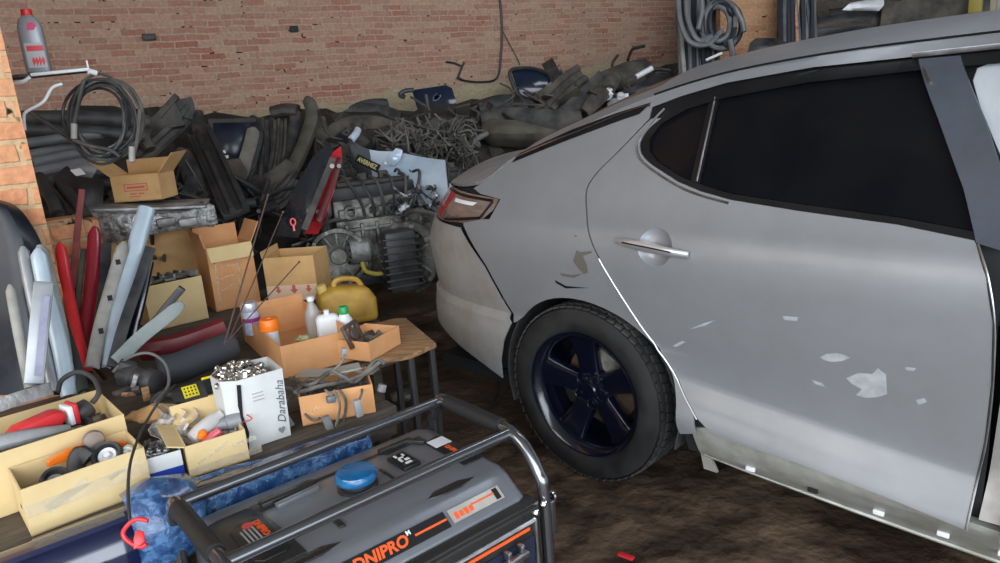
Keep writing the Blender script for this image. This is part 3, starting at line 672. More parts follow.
# right plate
lr=pl('label_plate',[(.255,-.09),(.255,.09),(.305,.10),(.315,.09),(.315,-.09)],.4785,.003,m_lab,lab='glossy black side plate')
text('lettering','DNIPRO',.02,GM@fr((.285,.0,.4818),-90),m_or,lr,bold=.0004,sx=.8)
t=MB(GM); t.box((.285,.062,.482),(.05,.045,.0012)); t.build('plate_highlight_strip',m_white,lr)
# fuel cap
cp=MB(GM@fr((.018,.028,.478)))
cp.lathe([(.050,0),(.050,.006),(.043,.010),(.043,.022)],n=32); neck=cp.build('filler_neck',m_lab,gen)
cp=MB(GM@fr((.018,.028,.478)))
cp.lathe([(.040,.018),(.048,.020),(.051,.026),(.051,.036),(.047,.042),(.030,.0445),(0,.0455)],n=36); cp.build('fuel_cap',m_bluecap,gen,label='blue film-wrapped fuel cap')
# gauge
pl('fuel_gauge',[(.135,.0),(.135,.085),(.185,.085),(.185,.0)],.478,.010,m_lab,gen,.002)
g_=pl('gauge_dial',[(.142,.008),(.142,.077),(.178,.077),(.178,.008)],.488,.0015,m_glossblack,gen,0)
for x,y,w,h in ((.150,.066,.006,.014),(.158,.052,.014,.006),(.150,.040,.006,.018),(.166,.035,.012,.010),(.160,.018,.018,.008),(.170,.062,.005,.012)):
    t=MB(GM); t.box((x,y,.4900),(w,h,.0012)); t.build('gauge_mark',m_white,g_)
# DNIPRO strip on the sloping face
sl=math.degrees(math.atan2(.468-.425,-.180+.238))
SM=GM@Matrix.Translation((0,-.209,.4485))@Matrix.Rotation(R_(sl),4,'X')
t=MB(SM); t.box((-.04,0,.0008),(.30,.040,.0016)); st=t.build('brand_strip',m_lab,gen)
text('lettering','DNIPRO',.036,SM@fr((-.064,-.001,.0018)),m_or,st,bold=.0012,shear=.2)
text('lettering','M',.014,SM@fr((.012,.012,.0018)),m_white,st,bold=.0006)
t=MB(SM); t.box((.066,.0,.002),(.085,.005,.0012)); t.build('orange_line',m_or,st)
t=MB(SM); t.box((.195,0,.0014),(.15,.034,.0016)); s2=t.build('clear_sticker',mat('sticker_greige',(.42,.39,.35),.35,col2=(.30,.27,.24),nscale=14),gen)
for k in range(4):
    t=MB(SM); t.box((.135+.014*k,-.003,.0028),(.010,.016-.003*(k%2),.001)); t.build('orange_print',m_or,s2)
t=MB(SM); t.box((.215,.004,.0028),(.07,.004,.001)); t.build('orange_line',m_or,s2)
t=MB(SM); t.box((.255,.0,.0028),(.014,.028,.001)); t.build('dark_tab',m_lab,s2)
# body under the tank: engine and alternator, silencer
t=MB(GM); t.box((-.14,-.02,.20),(.26,.32,.26)); t.box((.13,0,.19),(.24,.26,.22)); e_=t.build('engine_block',m_tkblk,gen,bevel=.02)
t=MB(GM); 
for k in range(7): t.box((-.14,-.185,.12+.025*k),(.22,.02,.008))
t.build('cooling_fin',m_alu,e_)
# control panel
t=MB(GM); t.box((-.0,-.245,.395),(.68,.05,.05)); t.build('panel_hood',m_tkblk,gen,bevel=.006)
t=MB(GM); t.box((0,-.262,.25),(.66,.035,.33)); cpn=t.build('control_panel',m_tkblk,gen,bevel=.008)
t=MB(GM); 
for a,b_ in (((-.31,-.281,.385),(.31,-.281,.385)),((.31,-.281,.385),(.31,-.281,.12)),((-.31,-.281,.385),(-.31,-.281,.12)),((-.31,-.281,.12),(.31,-.281,.12))): t.rod(a,b_,.006,8)
t.build('panel_border',m_steel,cpn)
t=MB(GM); t.box((0,-.283,.372),(.58,.003,.008)); t.build('red_stripe',m_or,cpn)
t=MB(GM); t.box((0,-.282,.245),(.60,.003,.205)); fp=t.build('socket_plate',mat('socket_plate',(.02,.025,.05),.2,coat=.5),cpn)
m_sock=mat('socket_dark',(.03,.032,.045),.25)
for x in (.225,.10,-.03):
    t=MB(GM@Matrix.Translation((x,-.284,.28))@Matrix.Rotation(R_(90),4,'X'))
    t.lathe([(.040,0),(.040,.014),(.034,.020),(.030,.008),(0,.008)],n=28); sk=t.build('socket',m_sock,cpn)
    t=MB(GM); t.box((x,-.306,.332),(.07,.016,.016)); t.box((x-.02,-.30,.35),(.012,.02,.02)); t.box((x+.02,-.30,.35),(.012,.02,.02)); t.build('socket_lid',m_steel,sk,bevel=.003)
# bolts
for x,y,z in ((.345,-.262,.41),(.318,-.262,.40)):
    t=MB(GM@Matrix.Translation((x,y-.012,z))@Matrix.Rotation(R_(90),4,'X')); t.lathe([(.009,0),(.009,.006),(.005,.012),(0,.012)],n=6); t.build('bolt',m_chrome,gen)
t=MB(GM); t.box((.375,-.262,.36),(.016,.035,.09)); t.build('frame_bracket',m_tube,gen,bevel=.004)
t=MB(GM@Matrix.Translation((.383,-.262,.405))@Matrix.Rotation(R_(90),4,'Y')); t.lathe([(.014,0),(.014,.006),(.008,.010),(0,.010)],n=16); t.build('bolt',m_chrome,gen,label='bright bracket bolt')
for sx in (-1,1):
    for y in (-.262,.205):
        t=MB(GM); t.lathe([(.022,0),(.026,.004),(.024,.02),(.018,.026)],M=fr((sx*.36,y,-.008)),n=16); t.build('rubber_foot',m_rubber,gen)
# ============================================================ low table and the boxes on it
TYAW=38.0; TO=Vector((-.70,1.72,0)); TM=fr(TO,TYAW)      # s along the front edge, t away from the camera
TZ=.50
def tw(s,t,z=TZ): return TM@Vector((s,t,z))
table=thing('low_table','long low dark table carrying cardboard boxes beside the generator','table',M=fr(tw(0,0,0),TYAW))
t=MB(TM)
for k in range(9):
    tt=.10+.205*k; s0=-1.45 if tt<.95 else -.13; s1=.46 if tt<.45 else .80
    t.box(((s0+s1)/2,tt,TZ-.022),(s1-s0,.20,.04))
t.build('tabletop',m_woodd,table,bevel=.004)
t=MB(TM); t.box((-.495,.02,TZ-.07),(1.9,.03,.05)); t.build('apron',m_woodd,table,bevel=.003)
t=MB(TM); t.box((.33,1.80,TZ-.07),(.9,.03,.05)); t.build('apron',m_woodd,table,bevel=.003)
for s,tt in ((.43,.06),(.76,1.78),(-1.40,.06),(-.10,1.78),(.76,.70)):
    t=MB(TM); t.box((s,tt,(TZ-.05)/2),(.04,.04,TZ-.05)); t.build('leg',mat('leg_metal',(.03,.03,.03),.6) if s==.79 and tt==.06 else m_woodd,table,bevel=.003)
bd=MB(TM); 
P=[(.60,.34),(.70,.30),(.83,.33),(.93,.70),(.90,.74),(.62,.74)]
bd.prism(P,.018,z0=TZ+.001); tag(bd.build('wooden_board',m_wood,bevel=.003),'worn plywood board sticking out at the right end of the table','board')
bl=MB(TM)
for s_,t_ in ((.86,.42),(.72,.34),(.84,.66)): bl.box((s_,t_,(TZ-.002)/2),(.022,.022,TZ-.004))
tag(bl.build('board_stand',mat('stand_metal',(.03,.03,.03),.6),bevel=.002),'thin dark metal legs holding up the worn plywood board','stand')
def strip(name,label,pts,w,th,m,cat='trim strip',group=None,parent=None,conv=True,taper=None,cv=5,facing=None,parts=None):
    "pts: (px,py,depth). Width lies across the view, thickness towards the viewer."
    P=crv([PD(*p) for p in pts],cv); c=sum(P,Vector())/len(P)
    up=facing or (Vector((0,0,CAMH))-c).normalized()
    h=w/2
    prof=[(-h,0),(-h*.96,th*.45),(-h*.6,th*.9),(0,th*1.08),(h*.6,th*.9),(h*.96,th*.45),(h,0),(h*.9,-th*.1),(0,th*.35),(-h*.9,-th*.1)] if conv else [(-h,0),(-h,th),(h,th),(h,0)]
    mb=MB(); mb.sweep(P,prof,up=up,scale=taper)
    o=mb.build(name,m,parent,bevel=0 if conv else min(w,th)*.15,ang=50)
    if not parent: tag(o,label,cat,group)
    return o
round_end=lambda t:(min(1,.45+.55*math.sqrt(max(0,1-(1-min(1,t*11))**2))),1)
# ---- cardboard boxes
def cbox(label,pa,pb,z,depth,h,m=m_card,name='cardboard_box',group='open cardboard boxes on the table',flaps=(),cat='box',shift=0,lean=0,tape=()):
    a=PZ(*pa,z) if len(pa)==2 else Vector(pa); b=PZ(*pb,z) if len(pb)==2 else Vector(pb)
    yaw=math.degrees(math.atan2(b.y-a.y,b.x-a.x)); w=(b-a).length
    M=fr(a,yaw); th=.0035
    e=thing(name,label,cat,M=M,group=group)
    t=MB(M)
    t.box((w/2,depth/2,th/2),(w,depth,th)); t.box((w/2,th/2,h/2),(w,th,h)); t.box((w/2,depth-th/2,h/2),(w,th,h))
    t.box((th/2,depth/2,h/2),(th,depth-2*th,h)); t.box((w-th/2,depth/2,h/2),(th,depth-2*th,h))
    t.build('box_body',m,e,merge=False)
    for side,ang,l in flaps:   # angle 0 = straight up, positive leans outwards
        f=MB(M)
        if side in 'fb':
            y=0 if side=='f' else depth; s=-1 if side=='f' else 1
            d=Vector((0,s*sin(R_(ang)),cos(R_(ang))))*l; n=Vector((0,cos(R_(ang)),-s*sin(R_(ang))))*.0035*s
            A=Vector((.003,y,h));B=Vector((w-.003,y,h))
        else:
            x=0 if side=='l' else w; s=-1 if side=='l' else 1
            d=Vector((s*sin(R_(ang)),0,cos(R_(ang))))*l; n=Vector((cos(R_(ang)),0,-s*sin(R_(ang))))*.0035*s
            A=Vector((x,.003,h));B=Vector((x,depth-.003,h))
        f.hexa([A,B,B+n,A+n,A+d,B+d,B+d+n,A+d+n]); f.build('flap',m,e)
    for (x0,z0,x1,z1,ww) in tape:    # clear tape scraps on the front
        f=MB(M); dd=Vector((x1-x0,0,z1-z0)); nn=Vector((-dd.z,0,dd.x)).normalized()*ww/2; A=Vector((x0,-.0006,z0));B=Vector((x1,-.0006,z1)); n=Vector((0,-.0008,0))
        f.hexa([A-nn,B-nn,B-nn+n,A-nn+n,A+nn,B+nn,B+nn+n,A+nn+n]); f.build('clear_tape',m_tape,e)
    return e,M,w
bA,MA,wA=cbox('long low cardboard box at the front left corner, holding fog lamps and an orange strip',(32,537),(153,490),TZ,.15,.115,m_card3,tape=((.04,.05,.13,.085,.022),(.17,.07,.25,.09,.012),(.0,.06,.26,.065,.03)))
bB,MB_,wB=cbox('wide pale cardboard tray behind the fog lamp box, heaped with red and grey tools',tuple(MA@Vector((-.16,.156,0))),tuple(MA@Vector((.262,.156,0))),TZ,.26,.155,m_card3)
bC,MC,wC=cbox('small pale cardboard box with clear tape, holding bulbs and a grey plug',(191,478),(250,459),TZ,.17,.085,m_card3,flaps=(('b',35,.05),('l',70,.04)),tape=((.02,.03,.10,.065,.008),(.11,.05,.17,.055,.012),(.0,.012,.18,.02,.02)))
bS,MS,wS=cbox('small blue and white carton of dark metal clips',(152,487),(186,477),TZ,.10,.075,mat('white_carton',(.62,.63,.64),.6,col2=(.5,.5,.5),nscale=6))
f=MB(MS); f.box((wS/2,-.0015,.018),(wS,.002,.034)); f.build('blue_band',mat('blue_print',(.012,.04,.30),.4),bS)
m_wcard=mat('white_card',(.60,.61,.60),.6,col2=(.48,.48,.46),nscale=5)
# tall white box of wheel nuts
a=PZ(250,449,TZ);b=PZ(291,435,TZ)
yaw=math.degrees(math.atan2(b.y-a.y,b.x-a.x)); MWB=fr(a,yaw); ww=(b-a).length
wb=thing('white_carton_box','tall white cardboard box filled with chrome wheel nuts, script lettering down its side','box',M=MWB,group='open cardboard boxes on the table')
poly=[(0,0),(ww,0),(ww+.005,.125),(-.005,.145),(-.042,.095),(-.036,.028)]
t=MB(MWB); H=.198
n=len(poly);cx=sum(p[0] for p in poly)/n;cy=sum(p[1] for p in poly)/n
inn=[(cx+(x-cx)*.955,cy+(y-cy)*.955) for x,y in poly]
V=[(x,y,0) for x,y in poly]+[(x+(x-cx)*.05,y+(y-cy)*.05,H) for x,y in poly]+[(x+(x-cx)*.05,y+(y-cy)*.05,H) for x,y in inn]+[(x,y,.01) for x,y in inn]
F=[tuple(range(n-1,-1,-1))]+[(i,(i+1)%n,n+(i+1)%n,n+i) for i in range(n)]+[(n+i,n+(i+1)%n,2*n+(i+1)%n,2*n+i) for i in range(n)]+[(2*n+i,2*n+(i+1)%n,3*n+(i+1)%n,3*n+i) for i in range(n)]+[tuple(range(3*n,4*n))]
t.add(V,F); body=t.build('box_body',m_wcard,wb)
t=MB(MWB); t.prism([(-.004,.10),(.004,.185),(-.006,.188),(-.012,.13),(-.004,.04),(-.012,0),(-.004,0),(.004,.05)],.002,M=Matrix(((1,0,0,0),(0,0,1,-.006),(0,1,0,0),(0,0,0,1)))); t.build('torn_seam',m_dark,wb)
text('lettering','Darabaha',.032,MWB@Matrix.Translation((ww*.88,-.0035,.105))@Matrix.Rotation(R_(90),4,'X')@Matrix.Rotation(R_(86),4,'Z'),mat('grey_ink',(.12,.12,.13),.6),wb,shear=.35)
t=MB(MWB@Matrix.Translation((ww*.80,-.002,.024))@Matrix.Rotation(R_(90),4,'X')); t.prism([(0,-.010),(.010,.002),(.008,.009),(.003,.009),(0,.005),(-.003,.009),(-.008,.009),(-.010,.002)],.0015); t.build('heart_mark',mat('grey_ink2',(.2,.2,.21),.6),wb)
t=MB(MWB@Matrix.Translation((ww*.38,-.004,.15))@Matrix.Rotation(R_(90),4,'X')); 
for k in range(3): t.box((0,-.010*k,0),(.03,.003,.0012))
t.build('faint_print',mat('grey_ink3',(.38,.38,.39),.6),wb)
t=MB(MWB@Matrix.Translation((-.030,.008,.05))@Matrix.Rotation(R_(64),4,'Z')@Matrix.Rotation(R_(90),4,'X')); t.box((.006,0,.006),(.03,.085,.002)); t.build('pale_green_patch',mat('green_patch',(.42,.47,.42),.6),wb)
def hexnut(M,m):
    t=MB(M); h=.0095
    t.prism([(h*cos(pi*k/3),h*sin(pi*k/3)) for k in range(6)],.020); t.lathe([(.0125,-.006),(.0125,-.002),(.0095,.0)],n=14); t.lathe([(.008,.020),(.006,.024),(0,.0255)],n=12)
    return t
proto=None
rnd=random.Random(3)
k=0
for ring,(cnt,rad) in enumerate(((1,0),(7,.022),(13,.042),(18,.060),(12,.05),(10,.032))):
    for i in range(cnt):
        a_=2*pi*i/cnt+ring*.5; px=cx+rad*cos(a_)*1.0; py=cy+rad*sin(a_)*.98
        px=max(-.020,min(ww-.012,px)); py=max(.014,min(.135,py))
        zz=H-.016+.007*max(0,3-ring)+rnd.uniform(-.004,.004)
        M=MWB@Matrix.Translation((px,py,zz))@Matrix.Rotation(rnd.uniform(0,6),4,'Z')@Matrix.Rotation(rnd.uniform(.2,1.7),4,'Y')
        if proto is None:
            proto=hexnut(Matrix.Identity(4),0).build('wheel_nut',m_chromed:=mat('dull_chrome',(.62,.60,.57),.22,1,col2=(.40,.38,.35),nscale=60)); o=proto
            tag(proto,'chrome wheel nut in the heap filling the tall white box','wheel nut','wheel nuts in the white box')
        else: o=proto.copy(); COL.objects.link(o)
        o.matrix_world=M; MW[o]=M
# second layer below to fill gaps
t=MB(MWB); t.prism(inn,.025,z0=H-.052); t.build('nut_bed',mat('nut_bed',(.12,.115,.11),.4,.8,col2=(.4,.39,.37),nscale=90,bump=1,bscale=70),wb)
# carton with wires
bD,MD,wD=cbox('torn open cardboard box with wiring hanging over its front, next to the white box',(303,426),(376,412),TZ,.16,.088,m_card2,tape=((.03,.035,.05,.05,.006),))
# large open box
bE,ME,wE=cbox('large open cardboard box holding spray cans and bottles',(285,379),(356,360),TZ,.55,.115,m_card2,flaps=(('b',4,.03),))
# box on the board
bF,MF,wF=cbox('small pale cardboard box on the plywood board',(371,362),(401,344),TZ+.02,.15,.07,m_card2)
# tall taped box
bG,MG,wG=cbox('tall taped cardboard box with raised flaps, behind the black roll',(217,312),(261,302),TZ,.20,.30,m_card2,flaps=(('b',0,.075),('r',28,.10),('l',12,.07)),
   tape=((.02,.02,.03,.27,.012),(.04,.10,.12,.12,.01),(.03,.15,.10,.16,.008),(.05,.21,.14,.20,.01),(.12,.05,.14,.25,.008),(.03,.27,.06,.22,.006)))
f=MB(MG); f.hexa([Vector(p) for p in [(.002,-.006,.30),(wG-.002,-.006,.30),(wG-.002,-.002,.302),(.002,-.002,.302),(.006,-.022,.235),(wG-.004,-.022,.235),(wG-.004,-.018,.235),(.006,-.018,.235)]]); f.build('flap',m_card3,bG,label='front flap folded down')
bH,MH,wH=cbox('square cardboard box with faded red arrows, right of the tall taped box',(269,302),(319,299),TZ+.02,.22,.21,m_card,flaps=(('l',5,.03),))
m_redp=mat('faded_red_print',S(196,98,84),.8)
for xx in (.055,.13,.20):
    f=MB(MH@Matrix.Translation((xx,-.001,.055))@Matrix.Rotation(R_(90),4,'X')); s_=1 if xx==.13 else .8
    f.prism([(0,-.022*s_),(.020*s_,0),(.008*s_,0),(.008*s_,.02*s_),(-.008*s_,.02*s_),(-.008*s_,0),(-.020*s_,0)],.0012); f.build('red_arrow_print',m_redp,bH)
f=MB(MH); f.box((wH/2,-.0012,.038),(wH,.0012,.075)); f.build('paper_strip',mat('faded_paper',S(222,190,160),.85),bH)
bI,MI,wI=cbox('pale cardboard box filled with dark brackets, left of the tall taped box',(152,332),(209,318),TZ,.22,.20,m_card3)
bK,MK,wK=cbox('wide cardboard box under the silver casting',(112,300),(214,280),TZ,.30,.36,m_card,flaps=(('f',150,.05),))
# ---- silver engine casting across the box
zc=3.15
cast=thing('engine_casting','rough silver engine oil pan lying across the wide box','engine part',M=Matrix.Translation(PD(150,232,zc)))
P=[PD(x,y,z_) for x,y,z_ in ((86,222,3.1),(110,223,3.1),(150,220,3.12),(190,216,3.2),(211,212,3.25))]
t=MB(); t.sweep(crv(P,6),[(-.10,-.065),(.10,-.06),(.115,.0),(.105,.055),(-.10,.06),(-.115,.0)],up=(0,0,1),scale=lambda t:(.75+.5*sin(pi*min(1,t*1.1+.1)),(.9+.25*sin(t*7))*(1 if t<.93 else .72)))
cb=t.build('pan_body',mat('rough_silver',(.44,.44,.43),.45,.55,col2=(.13,.13,.125),nscale=26,bump=1,bscale=50,detail=8,cut=(.4,.6)),cast,bevel=.012)
for x,y in ((128,228),(166,222),(188,222)):
    t=MB(); c=PD(x,y,3.02); t.box(c,(.075,.03,.035),yaw=30); t.build('casting_lug',m_alu,cast,bevel=.008)
t=MB(); t.sweep(crv([PD(88,207,3.12),PD(120,206,3.14),PD(160,205,3.2),PD(208,203,3.26)],5),[(-.13,-.006),(.13,-.006),(.13,.006),(-.13,.006)],up=(0,0,1)); t.build('flange',m_alu,cast,bevel=.003)
# top box with printed label
c=PD(115,203,3.16); c2_=PD(163,203,3.16); c2_.z=c.z
bJ,MJ,wJ=cbox('open cardboard box with faded red label, standing on the silver casting',tuple(c),tuple(c2_),0,.16,.115,m_card,flaps=(('b',2,.06),('r',42,.11),('l',48,.10),('f',176,.03)))
f=MB(MJ@Matrix.Translation((wJ*.5,-.0012,.055))@Matrix.Rotation(R_(90),4,'X'))
for dx,dy,a_,b_ in ((0,.020,.105,.004),(0,-.008,.105,.004),(-.05,.006,.004,.03),(.05,.006,.004,.03),(0,.006,.08,.010),(-.015,-.022,.03,.006),(.02,-.022,.025,.006),(-.01,-.034,.05,.004)): f.box((dx,dy,0),(a_,b_,.001))
f.build('red_label_print',m_redp,bJ)
# ---- things inside the boxes
def loc(M,x,y,z): return M@Vector((x,y,z))
def single(name,mb,m,label,cat,group=None,bevel=0,**k): return tag(mb.build(name,m,bevel=bevel,**k),label,cat,group)
# fog lamps and bits in box A
def roundlamp(M,R,name,label,inner,m_ring,cat='lamp'):
    e=thing(name,label,cat,M=M,group=None)
    t=MB(M); t.lathe([(R*.72,.0),(R,.004),(R,.022),(R*.9,.032),(R*.74,.030),(R*.68,.012)],n=28); t.build('rubber_ring',m_ring,e)
    t=MB(M); t.lathe([(R*.70,.008),(R*.55,.020),(R*.35,.017),(R*.2,.026),(0,.028)],n=24); t.build('lens',inner,e); 
    t=MB(M); t.lathe([(0,-.03),(R*.4,-.03),(R*.72,.002)],n=18); t.build('housing',m_black,e)
    return e
roundlamp(MA@Matrix.Translation((.196,.085,.082))@Matrix.Rotation(R_(-20),4,'Y')@Matrix.Rotation(R_(38),4,'X'),.036,'round_lamp','round lamp with black rubber ring and white lens in the front left box',m_white,m_rubber)
roundlamp(MA@Matrix.Translation((.075,.085,.06))@Matrix.Rotation(R_(15),4,'Y')@Matrix.Rotation(R_(30),4,'X'),.036,'fog_lamp','dusty grey round fog lamp at the left end of the front box',m_alu,m_dusty)
roundlamp(MA@Matrix.Translation((.038,.055,.045))@Matrix.Rotation(R_(-35),4,'Y')@Matrix.Rotation(R_(25),4,'X'),.030,'fog_lamp','half buried dark fog lamp in the corner of the front box',m_dusty,m_black)
t=MB(MA@Matrix.Translation((.155,.118,.10))@Matrix.Rotation(R_(10),4,'Z')); t.sweep(crv([(-.085,0,.012),(-.03,.004,.014),(.03,.0,.006),(.09,-.012,-.012)],5),[(-.006,-.014),(.006,-.014),(.006,.014),(-.006,.014)],up=(0,0,1),scale=lambda q:(1,.5+.6*sin(pi*q)))
single('reflector_strip',t,mat('amber_lens',(.75,.16,.01),.15,coat=1),'long orange reflector strip across the front left box','reflector',bevel=.002)
t=MB(MA@Matrix.Translation((.178,.122,.125))@Matrix.Rotation(R_(75),4,'X')); t.lathe([(0,-.006),(.020,-.006),(.026,0),(.022,.008),(0,.010)],n=20); t.v=[p for p in t.v]; single('smoked_lens',t,mat('smoked_lens',(.20,.14,.11),.3),'brownish oval lens standing up behind the round lamp','lens')
t=MB(MA); t.sweep(crv([loc(Matrix(),.135,.075,.05),(.125,.09,.085),(.14,.095,.115),(.155,.08,.10)],5),[(.022*cos(a),.018*sin(a)) for a in [2*pi*k/10 for k in range(10)]]); single('rubber_elbow',t,m_rubber,'black rubber elbow between the two lamps','hose')
for i,(x,y,z,r,l) in enumerate(((.125,.045,.075,.012,.04),(.145,.05,.078,.011,.035),(.235,.07,.09,.014,.03),(.10,.05,.075,.008,.05),(.165,.03,.06,.01,.04),(.05,.03,.08,.006,.05))):
    t=MB(MA@fr((x,y,z),30*i,60+15*i)); t.lathe([(0,-l/2),(r*.7,-l/2),(r*.7,-l*.1),(r,-l*.1),(r,l*.35),(r*.8,l/2),(0,l/2)],n=12)
    single('metal_fitting',t,m_white if i==2 else m_alu,['grey fitting left of the black elbow','grey fitting in front of the black elbow','white plastic cap in the right corner of the front box','thin grey pipe end near the left fog lamp','small grey fitting by the front wall of the box','small pipe end on the left fog lamp'][i],'fitting')
# bed of small parts so that the boxes look full
def bed(M,w,d,z0,z1,m,name,label,n=14,seed=1,amp=.02,kind='stuff'):
    t=MB(M); G=[[(.006+(w-.012)*i/n,.006+(d-.012)*j/n,z1+amp*noise.noise(Vector((i*.9+seed,j*.9,seed)))) for i in range(n+1)] for j in range(n+1)]
    t.grid(G); o=t.build(name,m,ang=180); return tag(o,label,'small parts',kind=kind)
m_bed=mat('small_parts_dark',(.05,.045,.04),.7,col2=(.22,.20,.17),nscale=28,bump=1,bscale=60,cut=(.45,.6))
bed(MA,wA,.15,0,.010,m_bed,'small_parts','dark small parts lying at the bottom of the front left box')
bed(MB_,wB,.26,0,.09,m_bed,'small_parts','dark small parts under the red tool in the pale tray')
bed(MC,wC,.17,0,.035,m_bed,'small_parts','dark small parts at the bottom of the taped small box')
bed(MD,wD,.16,0,.06,m_bed,'small_parts','dusty small parts inside the box of wiring')
bed(MF,wF,.15,0,.04,m_bed,'small_parts','rusty small parts inside the box on the board')
bed(MI,wI,.22,0,.17,m_bed,'small_parts','dark small parts inside the bracket box')
bed(MS,wS,.10,0,.055,m_bed,'small_parts','dark small parts at the bottom of the blue and white carton')
# metal clips in the small carton
clipm=mat('grey_clip',(.25,.25,.25),.35,.8)
for i in range(14):
    x=.008+.011*(i%4)+rnd.uniform(-.003,.003); y=.018+.022*(i//4); M=MS@Matrix.Translation((x+.002,y,.073))@Matrix.Rotation(rnd.uniform(0,3),4,'Z')@Matrix.Rotation(rnd.uniform(-.8,.8),4,'Y')
    if i==0:
        t=MB(); t.box((0,0,0),(.022,.010,.004)); t.box((.010,0,.005),(.004,.010,.012)); t.box((-.008,0,.006),(.008,.006,.010)); pc_=t.build('metal_clip',clipm,bevel=.001); tag(pc_,'small metal clip in the blue and white carton','clip','metal clips in the small carton'); o=pc_
    else: o=pc_.copy(); COL.objects.link(o)
    o.matrix_world=M; MW[o]=M
# tools in tray B : red and grey angle tool
e=thing('red_power_tool','red and grey power tool lying in the pale tray','power tool',M=MB_@fr((.26,.10,.12),20))
M_=MB_@fr((.25,.11,.14),14)
t=MB(M_); t.prism([(-.085,.008),(-.05,.034),(.035,.040),(.06,.034),(.062,.012),(.03,-.012),(-.03,-.004)],.05,M=Matrix(((1,0,0,0),(0,0,-1,.025),(0,1,0,.0),(0,0,0,1)))); t.build('red_cover',m_red:=mat('red_plastic',(.65,.03,.035),.35,col2=(.5,.02,.03),nscale=9),e,bevel=.008)
t=MB(M_); t.sweep(crv([(-.13,-.02,.012),(-.09,-.03,.018),(-.02,-.042,.008),(.05,-.048,-.004)],4),[(.020*cos(a),.017*sin(a)) for a in [2*pi*k/10 for k in range(10)]],scale=lambda q:.55+.6*sin(pi*min(1,q*.8+.2))); t.build('grey_grip',m_greyp:=mat('dusty_grey_plastic',(.30,.30,.31),.6,col2=(.22,.22,.22),nscale=12),e)
t=MB(M_); t.box((.072,.0,.015),(.012,.05,.05)); t.build('label_plate',m_white,e,bevel=.002)
t=MB(M_); t.box((.085,.0,.015),(.012,.054,.056)); t.build('red_collar',m_red,e,bevel=.004)
t=MB(M_); t.lathe([(0,-.02),(.024,-.02),(.028,0),(.024,.02),(0,.02)],M=fr((.115,.01,.005),0,70),n=18); t.build('black_motor_end',m_black,e,bevel=.002)
for i,(x,y,z,yw_,l,r,lb) in enumerate(((.10,.06,.115,10,.14,.019,'thick grey plastic tube in front of the red tool'),(.055,.13,.14,70,.06,.016,'short grey pipe stub left of the red tool'),(.15,.03,.105,16,.17,.012,'thin grey pipe along the front wall of the pale tray'))):
    t=MB(MB_@fr((x,y,z),yw_,90)); t.lathe([(r*.8,-l/2),(r,-l/2),(r,l*.2),(r*1.15,l*.22),(r*1.15,l*.3),(r*.9,l*.32),(r*.9,l/2),(r*.7,l/2)],n=16); single('grey_pipe',t,m_greyp,lb,'pipe')
roundlamp(MB_@Matrix.Translation((-.012,.06,.13))@Matrix.Rotation(R_(-60),4,'Z')@Matrix.Rotation(R_(70),4,'Y'),.042,'horn','round grey horn at the left end of the pale tray',mat('dusty_disc',(.28,.26,.24),.6),m_dusty,'horn')
t=MB(); t.tube(crv([PD(58,392,1.98),PD(62,380,2.0),PD(78,372,2.02),PD(93,378,2.0),PD(99,392,1.95),PD(92,403,1.93)],6),.007,8); single('rubber_hose',t,m_rubber,'black rubber hose looped behind the red tool','hose')
t=MB()
for k in range(3): t.tube(crv([MB_@Vector((.33+.034*cos(a),.10+.05*sin(a),.115+.008*k)) for a in [2*pi*j/10 for j in range(10)]],3,True),.005,6,closed=True)
single('coiled_lead',t,m_rubber,'small coil of black lead at the right end of the pale tray','cable')
strip('steel_bracket',"long bare steel bracket lying over the left of the pale tray",[(-12,409,1.78),(20,398,1.83),(50,389,1.9)],.035,.01,m_alu,'bracket',conv=False)
# small box C contents
t=MB(MC@fr((.065,.085,.085),20,70)); t.lathe([(.0,-.045),(.018,-.042),(.022,-.02),(.022,.03),(.016,.04),(.014,.055),(0,.055)],n=18); single('clear_bulb_holder',t,mat('milky_plastic',(.62,.60,.58),.2,alpha=.75),'milky plastic capsule in the taped small box','lamp part')
t=MB(MC@fr((.115,.08,.082),-18,82)); t.lathe([(0,-.045),(.013,-.045),(.017,-.03),(.017,.005),(.021,.01),(.021,.045),(0,.045)],n=16); single('grey_plug',t,m_grey,'dark grey plastic plug in the taped small box','plug')
t=MB(MC@fr((.052,.055,.08),0,20)); t.lathe([(0,-.012),(.012,-.008),(.012,.006),(.005,.014),(0,.014)],n=14); single('orange_bulb',t,m_orange,'small orange bulb in the taped small box','bulb')
t=MB(MC@fr((.072,.045,.07),0,60)); t.lathe([(0,-.03),(.011,-.025),(.014,.0),(.011,.025),(0,.03)],n=14); single('pink_bulb',t,mat('pink_red',(.6,.10,.12),.3),'pinkish red bulb in the taped small box','bulb')
t=MB(MC); t.tube(crv([(.13,.09,.08),(.15,.10,.11),(.165,.07,.10),(.175,.03,.095),(.155,.05,.085)],5),.0016,5); single('red_wire',t,mat('red_wire',(.6,.02,.02),.4),'thin red wire curling out of the taped small box','wire')
